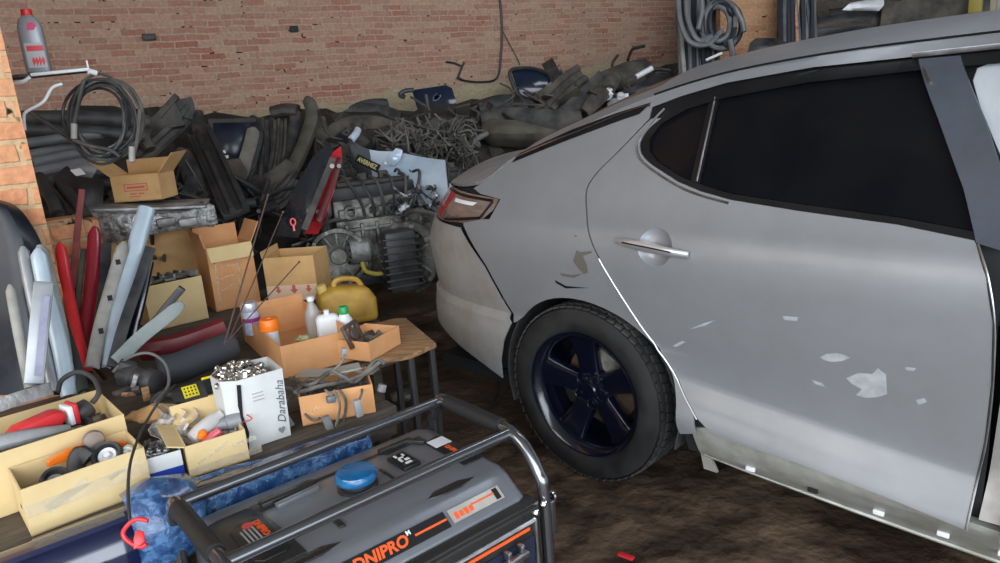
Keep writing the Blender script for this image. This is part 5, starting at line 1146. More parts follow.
# the uncountable tangle at the bottom of the heap
def mound(name,label,cells,m,amp=.10,seed=0,fr_=2.2):
    t=MB(); G=[]
    for row in cells:
        P=crv([PD(*p) for p in row],4); G.append(P)
    # interpolate rows
    R=[]
    for i in range(len(G)-1):
        for k in range(6):
            w=k/6; R.append([G[i][j].lerp(G[i+1][j],w) for j in range(len(G[0]))])
    R.append(G[-1])
    for r_ in R:
        for i,p in enumerate(r_):
            q=p*fr_*1.8; r_[i]=p+Vector((noise.noise(q+Vector((seed,0,0))),noise.noise(q+Vector((0,seed+5,0))),noise.noise(q*1.3+Vector((0,0,seed+9)))))*amp+Vector((0,0,.05*noise.noise(p*9)))
    t.grid(R,thick=.01); return tag(t.build(name,m,ang=35),label,'scrap',kind='stuff')
mound('scrap_heap','dark dusty heap of tangled scrap along the back wall',[
 [(20,112,4.6),(110,112,4.9),(190,118,5.75),(280,112,6.0),(370,110,6.0),(450,102,6.4),(540,98,7.0),(620,78,7.5),(700,60,7.9),(740,60,8)],
 [(20,160,3.9),(110,160,4.4),(190,150,5.45),(280,140,5.75),(370,140,5.4),(450,130,5.9),(540,120,6.3),(620,105,6.8),(700,95,7.3),(740,90,7.4)],
 [(20,215,3.4),(110,215,3.8),(190,205,4.9),(280,200,5.2),(370,195,5.2),(450,190,5.5),(540,160,6.0),(620,140,6.5),(700,120,7.0),(740,110,7)],
 [(20,330,3.3),(110,320,3.7),(190,305,4.4),(280,285,4.7),(370,262,5.1),(450,240,5.4),(540,220,6.0),(620,200,6.4),(700,180,6.9),(740,160,7)]],m_mound)
# loose tangle: short rods, hoses and flat scraps filling the gaps, one uncountable mass per zone
def tangle(name,label,zone,count,seed,m,rr=(.006,.016),L=(.12,.4),flat=.4,dx=0):
    r=random.Random(seed); t=MB()
    for i in range(count):
        x=r.uniform(zone[0],zone[2]); f=(x-zone[0])/(zone[2]-zone[0]); y=r.uniform(zone[1],zone[3])+dx*f; Z=zone[4]+(zone[5]-zone[4])*f+r.uniform(-.2,.2)-(y-zone[1])*.002
        p=PD(x,y,Z); d=Vector((r.gauss(0,1),r.gauss(0,1),r.gauss(0,.7))).normalized(); l=r.uniform(*L)
        if r.random()<flat:
            t.box(p,(l*.5,l*.3,.012),yaw=r.uniform(0,180),pitch=r.uniform(-70,70),roll=r.uniform(-70,70))
        else:
            q=Vector((r.gauss(0,.3),r.gauss(0,.3),r.gauss(0,.3)))*l; t.tube(crv([p-d*l/2,p+q*.6,p+d*l/2,p+d*l/2+q],3),r.uniform(*rr),5)
    return tag(t.build(name,m,ang=35),label,'scrap',kind='stuff')
tangle('scrap_tangle','tangle of black scrap behind the left boxes',(30,190,265,245,3.6,4.5),110,1,m_black,dx=-10)
tangle('scrap_tangle','tangle of dusty scrap in the middle of the heap',(318,128,430,190,5.2,5.7),120,2,m_dusty,dx=-5)
tangle('hose_tangle','greyish tangle of hoses and wires above the pale bumper',(385,128,470,170,5.2,5.5),260,3,mat('tangle_hose',(.05,.047,.045),.7,col2=(.17,.155,.13),nscale=10),rr=(.005,.011),L=(.08,.22),flat=.12,dx=-8)
tangle('scrap_tangle','tangle of dusty scrap at the foot of the right part of the wall',(450,105,680,165,6.0,6.9),130,4,m_dusty2,dx=-35)
tangle('scrap_tangle','dark scrap lying on the floor around the engines',(300,235,430,272,4.6,5.0),60,5,m_aludirt,L=(.06,.2),dx=-5)
m_rail=mat('grey_rail',(.10,.105,.11),.5,col2=(.15,.155,.16),nscale=8)
# -- left: stacked rails, crossmember, tub
for i,(x0,y0,x1,y1,w) in enumerate(((22,118,150,122,.07),(25,130,145,136,.06),(28,143,140,132,.045),(30,155,92,146,.045),(33,163,100,152,.05),(35,173,110,160,.055),(37,183,115,172,.06),(40,188,120,184,.06))):
    beam('sill_rail',['topmost black rail of the stack behind the cable coil','second black rail from the top behind the cable coil','grey-edged rail just under the two top black ones','short grey rail in the middle of the left stack','pale grey rail of the left stack','grey rail in the lower half of the left stack','second lowest dark rail of the left stack','lowest dark rail of the left stack'][i],[(x0,y0,3.4),((x0+x1)/2,(y0+y1)/2-2,3.5),(x1,y1,3.6)],w,.03,m_rail if i in(2,3,4,5) else m_black,'rail','stacked rails behind the cable coil')
t=MB(); t.rod(PD(30,112,3.1),PD(72,140,3.15),.010,7); single('thin_bar',t,m_dusty,'thin dusty bar slanting across the stacked rails','bar')
cm=thing('subframe','black suspension crossmember with two raised arms, right of the cable coil','car part',M=Matrix.Translation(PD(160,150,4.0)))
beam('main_beam','',[(133,155,3.9),(150,140,3.95),(170,122,4.0),(186,104,4.05)],.16,.06,m_dusty,prof='rib',parent=cm)
beam('arm','',[(176,128,4.0),(172,115,4.0),(167,106,4.0)],.09,.05,m_dusty,prof='box',parent=cm)
beam('arm','',[(184,118,4.05),(186,108,4.05),(183,100,4.05)],.09,.05,m_dusty,prof='box',parent=cm)
beam('arm','',[(150,150,3.9),(143,135,3.9),(152,125,3.95),(165,124,4.0)],.07,.05,m_dusty2,prof='r',parent=cm)
sheet('black_tub','rounded black plastic tub behind the metal shelf cable',[(52,178),(66,166),(90,170),(104,182),(103,205),(90,216),(66,214),(55,200)],3.2,m_black,bulge=.10,th=.03,b=-.004)
sheet('grey_cover','crumpled grey-white plastic cover beside the black tub',[(68,166),(84,162),(98,168),(92,178),(76,176)],3.1,m_greyp,bulge=.05,th=.01)
sheet('white_clip_piece','small white plastic piece lying on the black tub',[(70,170),(80,168),(86,174),(76,176)],3.02,m_white,th=.01)
for i,(a_,b_) in enumerate((((46,190),(66,225)),((40,178),(58,215)),((60,185),(88,220)))):
    beam('black_hose',['black pipe left of the black tub','black pipe next to the brick pier','black pipe in front of the black tub'][i],[(a_[0],a_[1],3.1),((a_[0]+b_[0])/2+2,(a_[1]+b_[1])/2,3.0),(b_[0],b_[1],2.95)],.05,.03,m_black,prof='r',cat='pipe')
# -- centre left: dark lid, beams leaning on the wall
e=thing('dark_boot_lid','glossy navy-black square panel leaning on the wall','panel',M=Matrix.Translation(PD(232,160,5.2)))
sheet('panel_skin','',[(210,121),(252,120),(255,130),(250,158),(236,168),(220,164),(211,150)],5.2,mat('dusty_navy_panel',(.014,.018,.035),.3,col2=(.03,.035,.05),nscale=6),bulge=.06,th=.03,a=.002,parent=e)
sheet('panel_rim','',[(208,119),(256,118),(256,122),(213,123),(213,150),(210,150)],5.12,m_black,th=.03,parent=e)
for x,y in ((221,152),(224,157)):
    t=MB(); t.box(PD(x,y,5.02),(.06,.02,.02),yaw=20); t.build('white_clip',m_white,e)
e=beam('crash_bar','heavy black beam with a round hole leaning in front of the navy panel',[(200,132,4.6),(212,158,4.4),(224,185,4.2),(236,212,4.0)],.15,.07,m_black,prof='rib')
t=MB(axf(PD(205,146,4.38),(Vector((0,0,CAMH))-PD(205,146,4.4)))); t.lathe([(.018,0),(.026,0),(.026,.012),(.018,.012)],n=16); t.build('hole_ring',m_dark,e)
beams=[('pale_bumper_strip','pale curved plastic blade beside the navy panel',[(254,128,5.2),(250,145,5.1),(244,165,5.0),(240,182,4.95)],.09,.02,mat('pale_dusty_plastic',(.22,.20,.165),.8,col2=(.12,.11,.09),nscale=7),'c',1),
('black_bumper_strip','black blade with pointed top right of the pale one',[(252,117,5.3),(256,135,5.2),(250,160,5.1),(243,180,5.0)],.10,.04,m_black,'c',1),
('crash_bar','broad dusty beam standing right of the pointed blade',[(264,119,5.4),(264,145,5.3),(263,170,5.2),(261,187,5.1)],.15,.05,m_dusty,'rib',0),
('crash_bar','narrow dusty beam with holes beside the broad one',[(280,120,5.4),(279,145,5.3),(276,165,5.2),(272,186,5.1)],.10,.05,m_dusty2,'rib',0),
('crash_bar','dark beam leaning between the narrow beam and the long curved one',[(297,112,5.5),(292,140,5.4),(286,165,5.2),(281,185,5.1)],.09,.04,m_dusty,'c',0),
('curved_bumper_strip','long curved olive-grey bumper blade, the tallest of the leaning pieces',[(307,98,5.5),(312,112,5.4),(306,135,5.3),(295,160,5.1),(283,180,4.9),(272,196,4.8)],.095,.04,mat('olive_dusty',(.07,.065,.05),.75,col2=(.14,.13,.10),nscale=6),'c',1),
('rolled_piece','rolled dark rubber piece on top of the leaning beams',[(272,113,5.5),(285,110,5.5),(298,111,5.5)],.10,.07,m_dusty,'r',0),
('leaning_strip','dark strip leaning to the right of the curved blade',[(318,118,5.5),(322,140,5.4),(318,165,5.2),(310,190,5.0)],.11,.04,m_dusty2,'c',0),
('leaning_strip','dark strip at the far left against the wall next to the navy panel',[(196,112,5.3),(200,130,5.2),(205,150,5.1)],.10,.04,m_dusty,'c',0),
('curved_pipe','thin pale curved rod under the curved blade',[(276,184,4.7),(268,200,4.6),(262,215,4.5)],.02,.02,m_dusty2,'r',0)]
beams+=[('bumper_strip','dusty strip leaning in the gap left of the heavy black bar',[(180,150,5.0),(190,170,4.9),(196,195,4.7)],.12,.05,m_dusty,'c',1),
('bumper_strip','black strip leaning right of the brown plate',[(256,178,4.7),(262,195,4.6),(270,212,4.5)],.13,.05,m_black,'c',1),
('bumper_strip','grey ribbed strip lying low between the curved strip and the black wing',[(262,205,4.5),(280,198,4.6),(296,180,4.7)],.12,.05,m_dusty,'rib',0),
('bumper_strip','dark pipe lying across the foot of the leaning parts',[(178,196,4.4),(215,205,4.4),(255,203,4.5)],.07,.04,m_black,'r',0),
('bumper_strip','dusty black strip lying above the grey ribbed one',[(240,190,4.8),(265,184,4.8),(292,165,4.9)],.11,.04,m_dusty2,'c',0)]
for nm,lb,pts,w,th,m,pr,tp in beams: beam(nm,lb,pts,w,th,m,prof=pr,taper=round_end if tp else None,group='beams leaning on the back wall')
sheet('brown_plate','brownish flat plate lying at the foot of the pale blade',[(226,160),(240,158),(248,172),(244,190),(232,182),(222,172)],4.8,mat('brown_plate',(.12,.10,.075),.8,col2=(.06,.05,.04),nscale=8),th=.02)
# -- arches and liners in the middle
arcs=[('wheel_liner','black wheel arch liner lying at the foot of the wall, near the dark blue glass',[(338,128,5.7),(355,120,5.8),(375,116,5.9),(400,120,5.9)],.22,.05,m_dusty,'c'),
('wheel_liner','dusty wheel arch liner below the first one',[(325,140,5.5),(345,130,5.6),(370,128,5.6),(395,134,5.6),(410,142,5.6)],.20,.05,m_dusty2,'c'),
('spoiler_piece','pointed black spoiler piece with pale inside, under the wall plaster',[(352,112,6.0),(368,108,6.1),(388,104,6.2)],.14,.03,m_black,'c'),
('bumper_lip','long dark bumper lip bending round the hose tangle',[(345,150,5.3),(352,162,5.2),(362,172,5.1)],.16,.05,m_black,'c'),
('bumper_lip','thick grey rubbery lip left of the hose tangle',[(388,138,5.5),(410,142,5.5),(430,136,5.5),(438,125,5.5),(446,128,5.5)],.15,.05,m_dusty,'c'),
('dark_bumper','long black bumper lying along the wall right of the dark blue glass',[(478,112,6.2),(500,108,6.3),(530,110,6.4),(560,110,6.5)],.24,.09,m_black,'c'),
('dark_bumper','second black bumper lying just under the long one',[(480,122,6.0),(510,120,6.1),(550,122,6.2),(580,118,6.3)],.22,.08,m_dusty,'c'),
('dusty_plank','broad dusty board leaning to the right behind the car boot',[(550,108,6.4),(566,90,6.5),(585,76,6.6)],.26,.05,m_dusty2,'rib'),
('dusty_plank','narrow grey board leaning beside the broad one',[(563,118,6.3),(584,98,6.4),(604,78,6.5)],.16,.05,m_dusty,'box'),
('dusty_plank','third leaning board, nearest the car roof',[(585,112,6.3),(603,92,6.4),(618,76,6.5)],.15,.04,m_dusty2,'c'),
('small_post','short dark post sticking up beside the arched glass',[(548,63,7.0),(553,72,6.9),(560,84,6.8)],.12,.06,m_dusty,'box'),
('loop_pipe','thin dark pipe loop on top of the right heap',[(628,60,7.3),(632,50,7.4),(640,47,7.4),(645,46,7.4)],.03,.02,m_black,'r'),
('loop_pipe','short bent rod standing on the right heap',[(612,68,7.2),(613,62,7.2),(618,55,7.2)],.03,.02,m_black,'r'),
('grey_tube','pale grey elbow pipe beside the brown tank',[(470,150,5.6),(476,140,5.6),(488,133,5.6)],.05,.03,mat('grey_pipe_m',(.16,.15,.14),.6),'r')]
for nm,lb,pts,w,th,m,pr in arcs: beam(nm,lb,pts,w,th,m,prof=pr,taper=(lambda q:(.55+.45*sin(pi*min(1,q*.9+.05)),1)) if pr=='c' else None)
m_dglass=mat('dark_blue_glass',(.010,.018,.040),.12,col2=(.02,.03,.05),nscale=3)
e=thing('car_door_glass','dark blue car window pane with a bent hook leaning on the plaster','window pane',M=Matrix.Translation(PD(430,100,6.3)))
sheet('pane','',[(412,90),(446,85),(452,88),(458,108),(448,118),(425,120),(417,108)],6.3,m_dglass,th=.02,bulge=.03,parent=e)
t=MB(); t.tube(crv([PD(414,90,6.25),(PD(405,91,6.25)),PD(400,95,6.25),PD(405,97,6.25)],5),.02,7); t.build('hook',m_black,e)
sheet('arched_glass','arched dark blue rear window pane leaning on the wall',[(511,70),(530,68),(545,72),(553,79),(548,84),(540,92),(530,98),(520,98)],6.9,m_dglass,th=.02,bulge=.03,cat='window pane')
t=MB(); P=crv([PD(x,y,6.86) for x,y in ((520,98),(512,82),(511,70),(530,68),(545,72),(554,79))],4); t.tube(P,.018,6); single('rubber_seal',t,m_black,'black rubber seal round the arched window pane','seal')
t=MB(); c=PD(515,133,5.9)
sheet('brown_tank','large dusty brown plastic tank lying behind the car boot',[(482,125),(490,119),(515,120),(540,126),(556,130),(552,142),(520,148),(492,146),(482,138)],5.8,mat('dusty_brown',(.13,.115,.085),.85,col2=(.08,.07,.055),nscale=6,bump=.4),bulge=.22,th=.1)
sheet('grey_bumper_cover','large dusty grey bumper cover on top of the right heap',[(585,86),(600,72),(625,62),(645,58),(652,64),(650,80),(630,90),(600,94)],6.9,m_dusty2,bulge=.18,th=.04)
sheet('black_cover','black plastic cover in front of the grey one, near the corner',[(610,95),(640,84),(656,72),(668,72),(676,84),(668,98),(640,106),(615,106)],6.7,m_black,bulge=.14,th=.04)
strip('silver_bracket_strip','silver curved bracket lying on the grey bumper cover',[(636,77,6.6),(645,72,6.6),(652,68,6.6)],.05,.03,m_white,cat='bracket')
for i,(x,y,s_) in enumerate(((606,93,.09),(617,104,.08),(622,97,.06),(598,96,.05))):
    t=MB(); t.blob(PD(x,y,6.45),(s_,s_*.7,s_*.6),i,.5,7); single('white_fragment',t,m_white if i!=1 else m_greyp,['white fragment under the grey bumper cover','pale grey lump beside the car roof','small white crumpled fragment next to the pale lump','smallest white fragment at the left'][i],'fragment')
# --- black and red wings
def wing(label,poly,Z,m,inner,edge):
    e=thing('front_wing',label,'car wing',M=Matrix.Translation(PD(*poly[len(poly)//2],Z)))
    sheet('wing_skin','',poly,Z,m,bulge=.12,th=.02,b=-.002,parent=e,n=14)
    beam('inner_flange','',inner,.035,.02,edge,prof='box',parent=e)
    for x,y in ((inner[0][0]-1,inner[0][1]+8),(inner[-1][0],inner[-1][1]-10)):
        t=MB(axf(PD(x,y,Z-.12),(Vector((0,0,CAMH))-PD(x,y,Z)))); t.lathe([(.007,0),(.013,0),(.013,.008),(.007,.008)],n=12); t.build('bolt_ring',m_alu,e)
    return e
wing('red car wing panel standing behind the black one',[(341,146),(342,160),(336,185),(326,215),(318,234),(304,234),(312,205),(322,175),(333,152)],4.3,m_red,[(340,158,4.22),(332,185,4.15),(318,222,4.1)],m_redd)
wing('glossy black car wing panel leaning in front of the red one',[(330,142),(333,150),(322,180),(308,215),(298,238),(276,236),(282,215),(296,185),(312,158)],4.0,mat('wing_gloss_black',(.020,.022,.027),.28,coat=.5,rvar=.05),[(333,158,3.9),(320,190,3.85),(304,230,3.8)],m_dusty)
t=MB(axf(PD(293,222,3.6),(Vector((0,0,CAMH))-PD(293,222,3.6)))); t.tube(crv([(.012*cos(a),.017*sin(a),0) for a in [2*pi*k/8 for k in range(8)]],3,True),.005,6,closed=True); t.box((.0,-.03,0),(.010,.03,.008)); single('red_tag_hook',t,m_red,'small red hook hanging on the black wing panel','hook')
# --- pale blue-white bumper with the yellow lettered plate
bw=thing('pale_bumper','pale blue-white car bumper with grey plate and yellow lettering lying over the engines','bumper',M=Matrix.Translation(PD(400,165,4.7)))
m_pale=mat('pale_blue_paint',(.64,.72,.80),.25,.1,coat=.5,col2=(.40,.50,.60),nscale=3)
m_pgrey=mat('bumper_grey',(.07,.075,.085),.5,col2=(.11,.115,.12),nscale=6)
edge=[(350,140,4.9),(352,150,4.85),(362,162,4.8),(378,170,4.75),(400,174,4.7),(425,182,4.6),(448,188,4.5)]
P=crv([PD(*p) for p in edge],6); t=MB(); G=[]
for i,p in enumerate(P):
    f=i/(len(P)-1); d=(Vector((0,0,CAMH))-p).normalized(); hgt=.15+.20*f; row=[]
    for j in range(9):
        q=j/8; row.append(p+Vector((0,0,hgt*(q-.5)))+d*(.10*sin(pi*min(1,q*1.1)))-d*.05*q)
    G.append(row)
k=len(G)*45//100
t.grid(G[:k+1],thick=.008); t.build('bumper_skin',m_pgrey,bw,ang=60,label='dark grey end of the bumper')
t=MB(); t.grid(G[k:],thick=.008); t.build('bumper_skin',m_pale,bw,ang=60,label='pale painted half of the bumper')
strip('horn_tip','',[(351,140,4.75),(356,134,4.8),(358,130,4.85)],.05,.02,m_pale,parent=bw)
sheet('upper_wing','',[(388,156),(396,148),(403,150),(400,160),(394,166),(384,164)],4.62,m_pale,th=.02,bulge=.03,parent=bw)
c0=PD(358,159,4.62);c1=PD(377,168,4.56); xa=(c1-c0).normalized(); zc_=((Vector((0,0,CAMH))-c0).normalized()); ya=zc_.cross(xa).normalized(); zc_=xa.cross(ya)
PMx=Matrix(((xa.x,ya.x,zc_.x,(c0.x+c1.x)/2),(xa.y,ya.y,zc_.y,(c0.y+c1.y)/2),(xa.z,ya.z,zc_.z,(c0.z+c1.z)/2),(0,0,0,1)))
t=MB(PMx); t.box((0,0,0),(.19,.055,.006)); pp_=t.build('lettered_plate',m_dark,bw,label='black plate with yellow letters')
text('lettering','AVERNEZ',.040,PMx@Matrix.Translation((0,0,.0035)),mat('plate_yellow',(.55,.50,.22),.6),pp_,bold=.001,sx=.92)
# --- engines
def engine(label,M,s=1,col=m_aludirt,cover=m_black):
    e=thing('car_engine',label,'engine',M=M); I=M@Matrix.Scale(s,4)
    def b_(name,boxes,m,bev=.008,par=e):
        t=MB(I)
        for c,d,*r in boxes: t.box(c,d,yaw=r[0] if r else 0,pitch=r[1] if len(r)>1 else 0)
        return t.build(name,m,par,bevel=bev)
    blk=MB(I); blk.sweep([(-.25,0,.20),(.25,0,.20)],[(-.13,-.16),(.13,-.16),(.17,-.05),(.14,.04),(.15,.15),(-.15,.15),(-.14,.04),(-.17,-.05)],up=(0,0,1)); bk=blk.build('engine_block',col,e,bevel=.012)
    b_('block_rib',[((-.20+.08*k,-.150,.22),(.018,.05,.22),0,0) for k in range(6)]+[((0,-.155,.14),(.48,.04,.018)),((0,-.15,.30),(.48,.05,.018))],col,.004,bk)
    b_('oil_pan',[((0,0,.025),(.40,.22,.09)),((.1,0,-.01),(.2,.18,.06))],cover,.02)
    hd=b_('cylinder_head',[((0,0,.40),(.50,.26,.11)),((0,-.14,.385),(.46,.04,.05))],col,.01)
    for k in range(4):
        t=MB(I@Matrix.Translation((-.17+.115*k,-.155,.392))@Matrix.Rotation(R_(90),4,'X')); t.lathe([(.022,-.01),(.022,.012),(.036,.012),(.036,-.02)],n=16); pt_=t.build('exhaust_port',col,hd)
        t=MB(I@Matrix.Translation((-.17+.115*k,-.158,.392))@Matrix.Rotation(R_(90),4,'X')); t.lathe([(0,.002),(.023,.002),(.023,-.002),(0,-.002)],n=14); t.build('port_hole',m_dark,hd)
    vc=b_('valve_cover',[((0,.0,.485),(.50,.22,.07)),((0,0,.525),(.46,.10,.03))],cover,.015)
    b_('coil_pack',[((-.18+.12*k,0,.55),(.05,.035,.05)) for k in range(4)]+[((0,-.07,.53),(.42,.025,.02))],m_dusty,.005,vc)
    for x,y,z,r,w in ((-.275,0,.08,.085,.04),(-.27,-.12,.25,.045,.04),(-.27,.10,.30,.05,.04),(-.27,-.02,.42,.06,.035)):
        t=MB(I@Matrix.Translation((x,y,z))@Matrix.Rotation(R_(90),4,'Y')); t.lathe([(0,-w/2),(r*.3,-w/2),(r*.35,-w*.2),(r*.85,-w*.2),(r,-w/2),(r*.9,-w*.1),(r,w/2),(0,w/2)],n=22); t.build('pulley',m_alu,e)
    t=MB(I); t.tube(crv([(-.29,-.16,.26),(-.29,-.05,.50),(-.29,.14,.34),(-.29,.09,.05),(-.29,-.09,.04)],5,True),.010,5,closed=True); t.build('belt',m_rubber,e)
    t=MB(I@Matrix.Translation((-.16,-.22,.20))@Matrix.Rotation(R_(90),4,'Y')); t.lathe([(0,-.07),(.04,-.07),(.065,-.055),(.068,.04),(.05,.06),(0,.06)],n=20); al=t.build('alternator',m_alu,e)
    for k in range(10):
        t=MB(I@Matrix.Translation((-.16,-.22,.20))@Matrix.Rotation(R_(90),4,'Y')@Matrix.Rotation(2*pi*k/10,4,'Z')); t.box((.052,0,-.062),(.022,.008,.008)); t.build('vent_rib',m_dark,al)
    for i in range(6):
        r=random.Random(i*7); t=MB(I); t.tube(crv([(-.2+.08*i,-.1,.56),(-.18+.08*i,-.16,.54+.04*r.random()),(-.12+.06*i,-.19,.45),(-.1+.05*i,-.17,.36)],4),.008,6); t.build('engine_hose',m_black if i%2 else m_dusty,e)
    return e
def gearbox(label,M,s=1,col=m_aludirt):
    e=thing('gearbox',label,'gearbox',M=M); I=M@Matrix.Scale(s,4)
    t=MB(I@Matrix.Translation((0,0,.19))@Matrix.Rotation(R_(90),4,'X')); t.lathe([(0,-.17),(.06,-.17),(.10,-.15),(.115,-.02),(.13,.0),(.17,.05),(.185,.11),(.185,.125),(.16,.125),(.15,.10),(.06,.08),(.05,.11),(0,.11)],n=32); bd_=t.build('bell_housing',col,e)
    t=MB(I)
    for k in range(12):
        a=2*pi*k/12; t.box((.115*cos(a),-.095,.19+.115*sin(a)),(.09,.02,.010),pitch=-math.degrees(a))
    t.build('housing_rib',m_alu,bd_,bevel=.002)
    t=MB(I)
    for k in range(10):
        a=2*pi*k/10; t.rod((.172*cos(a),-.14,.19+.172*sin(a)),(.172*cos(a),-.10,.19+.172*sin(a)),.013,8)
    t.build('bolt_lug',m_alu,bd_)
    t=MB(I); t.box((.12,.06,.13),(.16,.22,.18)); t.box((-.10,.08,.24),(.12,.18,.12)); t.build('gear_case',col,e,bevel=.02)
    t=MB(I); t.tube(crv([(-.1,.0,.37),(0,-.04,.42),(.1,.02,.39),(.16,.06,.30)],4),.012,7); t.build('shift_lever',m_dusty,e)
    return e
def EF(px,py,Z,yaw,roll=0,zoff=0):
    p=PD(px,py,Z); return fr((p.x,p.y,p.z+zoff),yaw)@Matrix.Rotation(R_(roll),4,'X')
gearbox('round-faced gearbox on the floor between the red wing and the large engine',EF(343,282,4.5,10),.95)
engine('large greasy engine with row of exhaust ports below the pale bumper',EF(384,275,4.75,22,0,.0),1.18)
engine('dark engine lying behind the bell housing, under the red wing',EF(345,236,5.0,30,0,-.0),.9,m_aludirt,m_dusty)
gearbox('large ribbed gearbox standing beside the car boot',EF(425,287,4.45,-30),1.15)
e=engine('engine with wiring behind the boot corner, right of the large one',EF(432,250,4.9,12,0,.0),1.0,m_aludirt,m_dusty)
t=MB(); c=PD(402,262,4.3)
rb=MB(EF(404,290,4.25,20)); rb.sweep([(0,0,0),(0,0,.36)],[(-.09,-.07),(.09,-.07),(.10,0),(.09,.07),(-.09,.07),(-.10,0)],up=(0,1,0)); e=single('ribbed_case',rb,m_black,'black ribbed plastic case standing in front of the large gearbox','case',bevel=.02)
t=MB(EF(404,290,4.25,20))
for k in range(8): t.box((0,-.0,.04+.04*k),(.215,.155,.012))
t.build('case_rib',m_black,e,bevel=.003)
tangle('wire_clutter','small bright and dark wiring bits on top of the right engine',(395,185,440,212,4.6,4.6),70,8,mat('mixed_bits',(.04,.04,.045),.4,.3,col2=(.40,.40,.42),nscale=20,cut=(.5,.62)),rr=(.004,.008),L=(.04,.14),flat=.4)
t=MB(); t.tube(crv([PD(x,y,4.3) for x,y in ((362,262),(366,271),(378,274),(388,271))],4),.014,7); single('yellow_hose',t,mat('yellow_rubber',(.50,.40,.06),.5),'short yellow pipe lying on the floor under the large engine','pipe')
t=MB(axf(PD(345,188,4.5),(Vector((0,0,CAMH))-PD(345,188,4.5)))); t.tube(crv([(.02*cos(a),.02*sin(a),0) for a in [2*pi*k/8 for k in range(8)]],3,True),.008,6,closed=True); single('yellow_ring',t,mat('yellow_ring_m',(.75,.5,.02),.5),'small yellow dipstick ring above the dark engine','ring')
# --- wall cables and hook
WN=Vector((sin(R_(WY)),-cos(R_(WY)),0))   # towards the room
def WP(px,py,off=.02):
    d=ray(px,py); n=-WN; t=(WD-off)/(n.x*d.x+n.y*d.y); return d*t+Vector((0,0,CAMH))
t=MB(); t.tube(crv([WP(x,y) for x,y in ((499,-8),(501,10),(502,30),(501,55),(497,78),(480,82),(462,80),(458,76))],4),.011,6); single('wall_cable',t,m_black,'black cable hanging down the brick wall and bending left','cable')
t=MB(); t.tube(crv([WP(x,y) for x,y in ((446,62),(454,63),(462,66),(464,62),(460,72),(457,79))],4),.010,6); single('wall_wire_loop',t,m_black,'bent black wire end on the wall left of the hanging cable','wire')
t=MB(); t.tube(crv([WP(x,y) for x,y in ((502,30),(510,45),(516,56),(520,65))],4),.005,5); single('thin_wall_wire',t,m_dusty,'thin wire branching off the hanging wall cable','wire')
t=MB(); t.box(WP(149,37,.03),(.10,.03,.05),yaw=WY); single('wall_plug',t,m_black,'small black block fixed to the upper left of the wall','block',bevel=.006)
t=MB(); t.box(WP(294,29,.02),(.07,.03,.05),yaw=WY); single('wall_hole_plug',t,mat('blackish_green',(.02,.03,.028),.8),'small dark square patch in the middle of the brick wall','block',bevel=.006)
# --- hoses on the pillar
hp=thing('hose_bundle','bundle of grey and black hoses hanging on the left edge of the brick pillar','hose',M=Matrix.Translation(PD(705,60,6.8)))
m_hose=mat('hose_grey',(.10,.105,.11),.5,col2=(.17,.17,.17),nscale=8); m_hosed=mat('hose_dark',(.02,.023,.03),.5)
rnd=random.Random(11)
for i in range(12):
    x=679+3.2*i; w=rnd.uniform(-3,3); t=MB()
    t.tube(crv([PD(x,-12,6.6),PD(x+w,20,6.55),PD(x+w*1.5+2,50,6.5),PD(x+3+w,95,6.5)],5),.028,7); t.build('hose',m_hosed if i%3 else m_hose,hp)
t=MB(); t.tube(crv([PD(677,-10,6.5),PD(680,20,6.48),PD(683,60,6.45),(PD(686,92,6.45))],4),.022,8); single('white_pipe',t,m_beig,'thin pale pipe running down the corner left of the hoses','pipe')
hc_=thing('hose_coil','coil of grey hose hanging in front of the brick pillar','hose',M=Matrix.Translation(PD(722,25,6.4)))
for i in range(7):
    rx=16+rnd.uniform(-5,4); ry=20+rnd.uniform(-5,4); cx_=720+rnd.uniform(-3,3); cy_=24+rnd.uniform(-3,3)
    t=MB(); t.tube(crv([PD(cx_+rx*cos(2*pi*k/10),cy_+ry*sin(2*pi*k/10),6.35+.05*sin(k+i)) for k in range(10)],4,True),.022,7,closed=True); t.build('hose_loop',m_hose if i%2 else m_hosed,hc_)
for pts in ([(678,-10),(680,20),(690,42),(708,44),(722,30)],[(686,-10),(688,20),(698,40),(712,36)],[(735,8),(742,22),(744,32)],[(730,40),(733,60),(730,80)],[(700,-10),(702,10),(698,30)]):
    t=MB(); t.tube(crv([PD(x,y,6.3) for x,y in pts],5),.024,7); t.build('hose_run',m_hose,hc_)
t=MB(); t.rod(PD(706,60,6.3),PD(722,53,6.3),.012,6); single('white_stick',t,m_white,'thin white stick caught in the hoses','stick')
hr=thing('black_hose_bundle','dense bundle of black hoses hanging on the right edge of the brick pillar','hose',M=Matrix.Translation(PD(797,20,7.0)))
for i in range(11):
    x=781+3.4*i; t=MB(); t.tube(crv([PD(x,-12,6.9),PD(x+rnd.uniform(-2,2),14,6.88),PD(x+2+rnd.uniform(-3,3),48,6.85)],4),.028,7); t.build('hose',[m_hosed,m_hose,m_hosed][i%3] if i!=5 else m_pier,hr)
sheet('black_seat_back','black rounded seat back behind the car roof',[(746,56),(750,43),(756,38),(775,38),(786,42),(792,50),(792,60),(746,66)],6.2,m_black,bulge=.08,th=.12,cat='seat')
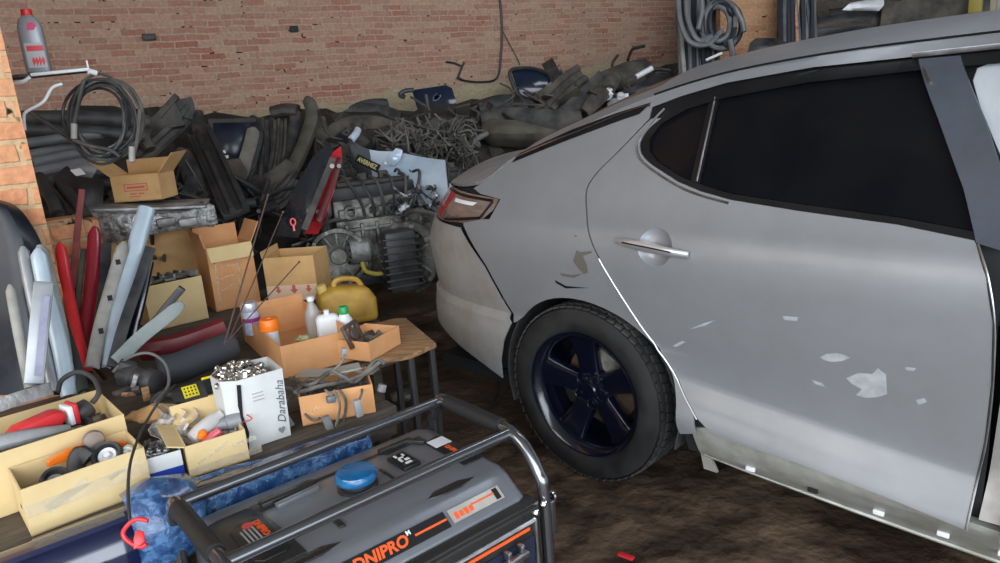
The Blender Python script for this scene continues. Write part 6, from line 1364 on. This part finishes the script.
# --- shelf with parts at the far right
sf=thing('parts_shelf','dark shelf loaded with black parts beyond the car roof','shelf',M=Matrix.Translation(PD(900,18,6.8)))
A=PD(800,26,7.2);B=PD(1120,-8,6.6)
t=MB(); dxy=(B-A); dxy.z=0; yw=math.degrees(math.atan2(dxy.y,dxy.x)); mid=(A+B)/2; t.box((mid.x,mid.y,mid.z-.05),(dxy.length,.6,.04),yaw=yw); t.build('shelf_board',m_woodd,sf)
t=MB(); t.box((mid.x-.3*sin(R_(yw))*-1,mid.y+.3*cos(R_(yw)),1.9),(dxy.length,.03,3.8),yaw=yw); t.build('back_board',m_woodd,sf)
for q in (.02,.5,.98):
    t=MB(); p=A.lerp(B,q); t.box((p.x,p.y,p.z/2-.05),(.06,.5,p.z-.12),yaw=yw); t.build('upright',m_woodd,sf)
for i,(pts,w) in enumerate((([(812,32,7.0),(850,24,6.9),(890,22,6.8)],.22),([(830,20,7.0),(865,16,6.9),(900,14,6.8)],.2),([(880,16,6.7),(930,12,6.6),(985,2,6.5)],.24),([(900,4,6.7),(940,2,6.6),(975,-4,6.5)],.2))):
    beam('black_bumper_part',['long black part at the left end of the far shelf','black part under the white panel on the far shelf','grey-topped bumper part in the middle of the far shelf','upper black part on the far shelf'][i],pts,w,.10,m_black if i!=2 else m_dusty2,prof='c')
sheet('crumpled_sheet','crumpled white panel lying on the far shelf',[(842,10),(850,3),(866,0),(884,0),(884,5),(879,11),(862,11)],6.5,m_white,bulge=.06,th=.02)
for i,(x,m) in enumerate(((976,mat('yellow_box_m',(.35,.28,.06),.6)),(983,m_dusty),(990,mat('beige_box_m',(.35,.30,.20),.6)),(996,mat('pale_box_m',(.3,.3,.28),.6)))):
    t=MB(); t.box(PD(x,3,6.3),(.045,.10,.16),yaw=40); single('small_carton',t,m,['yellowish small carton on the far shelf','dark small carton next to the yellowish one','beige small carton on the far shelf','pale small carton at the right end of the far shelf'][i],'carton',bevel=.003)
# floor debris
t=MB(); t.tube(crv([PZ(498,382,.03),PZ(497,395,.012),PZ(490,408,.012),PZ(480,415,.012)],4),.006,6); single('floor_cable',t,m_rubber,'short black cable on the floor beside the rear wheel','cable')
t=MB(); t.box(PZ(626,556,.008),(.018,.05,.008),yaw=50); single('red_fragment',t,m_red,'tiny red plastic fragment on the floor at the bottom edge','fragment',bevel=.002)
t=MB(); t.blob(PZ(400,385,.09)*1.0,(.05,.07,.03),2,.4); t.v=[Vector((p.x,p.y,p.z-.06)) for p in t.v]; single('floor_lump',t,m_aludirt,'greasy metal lump on the floor under the board','metal part')
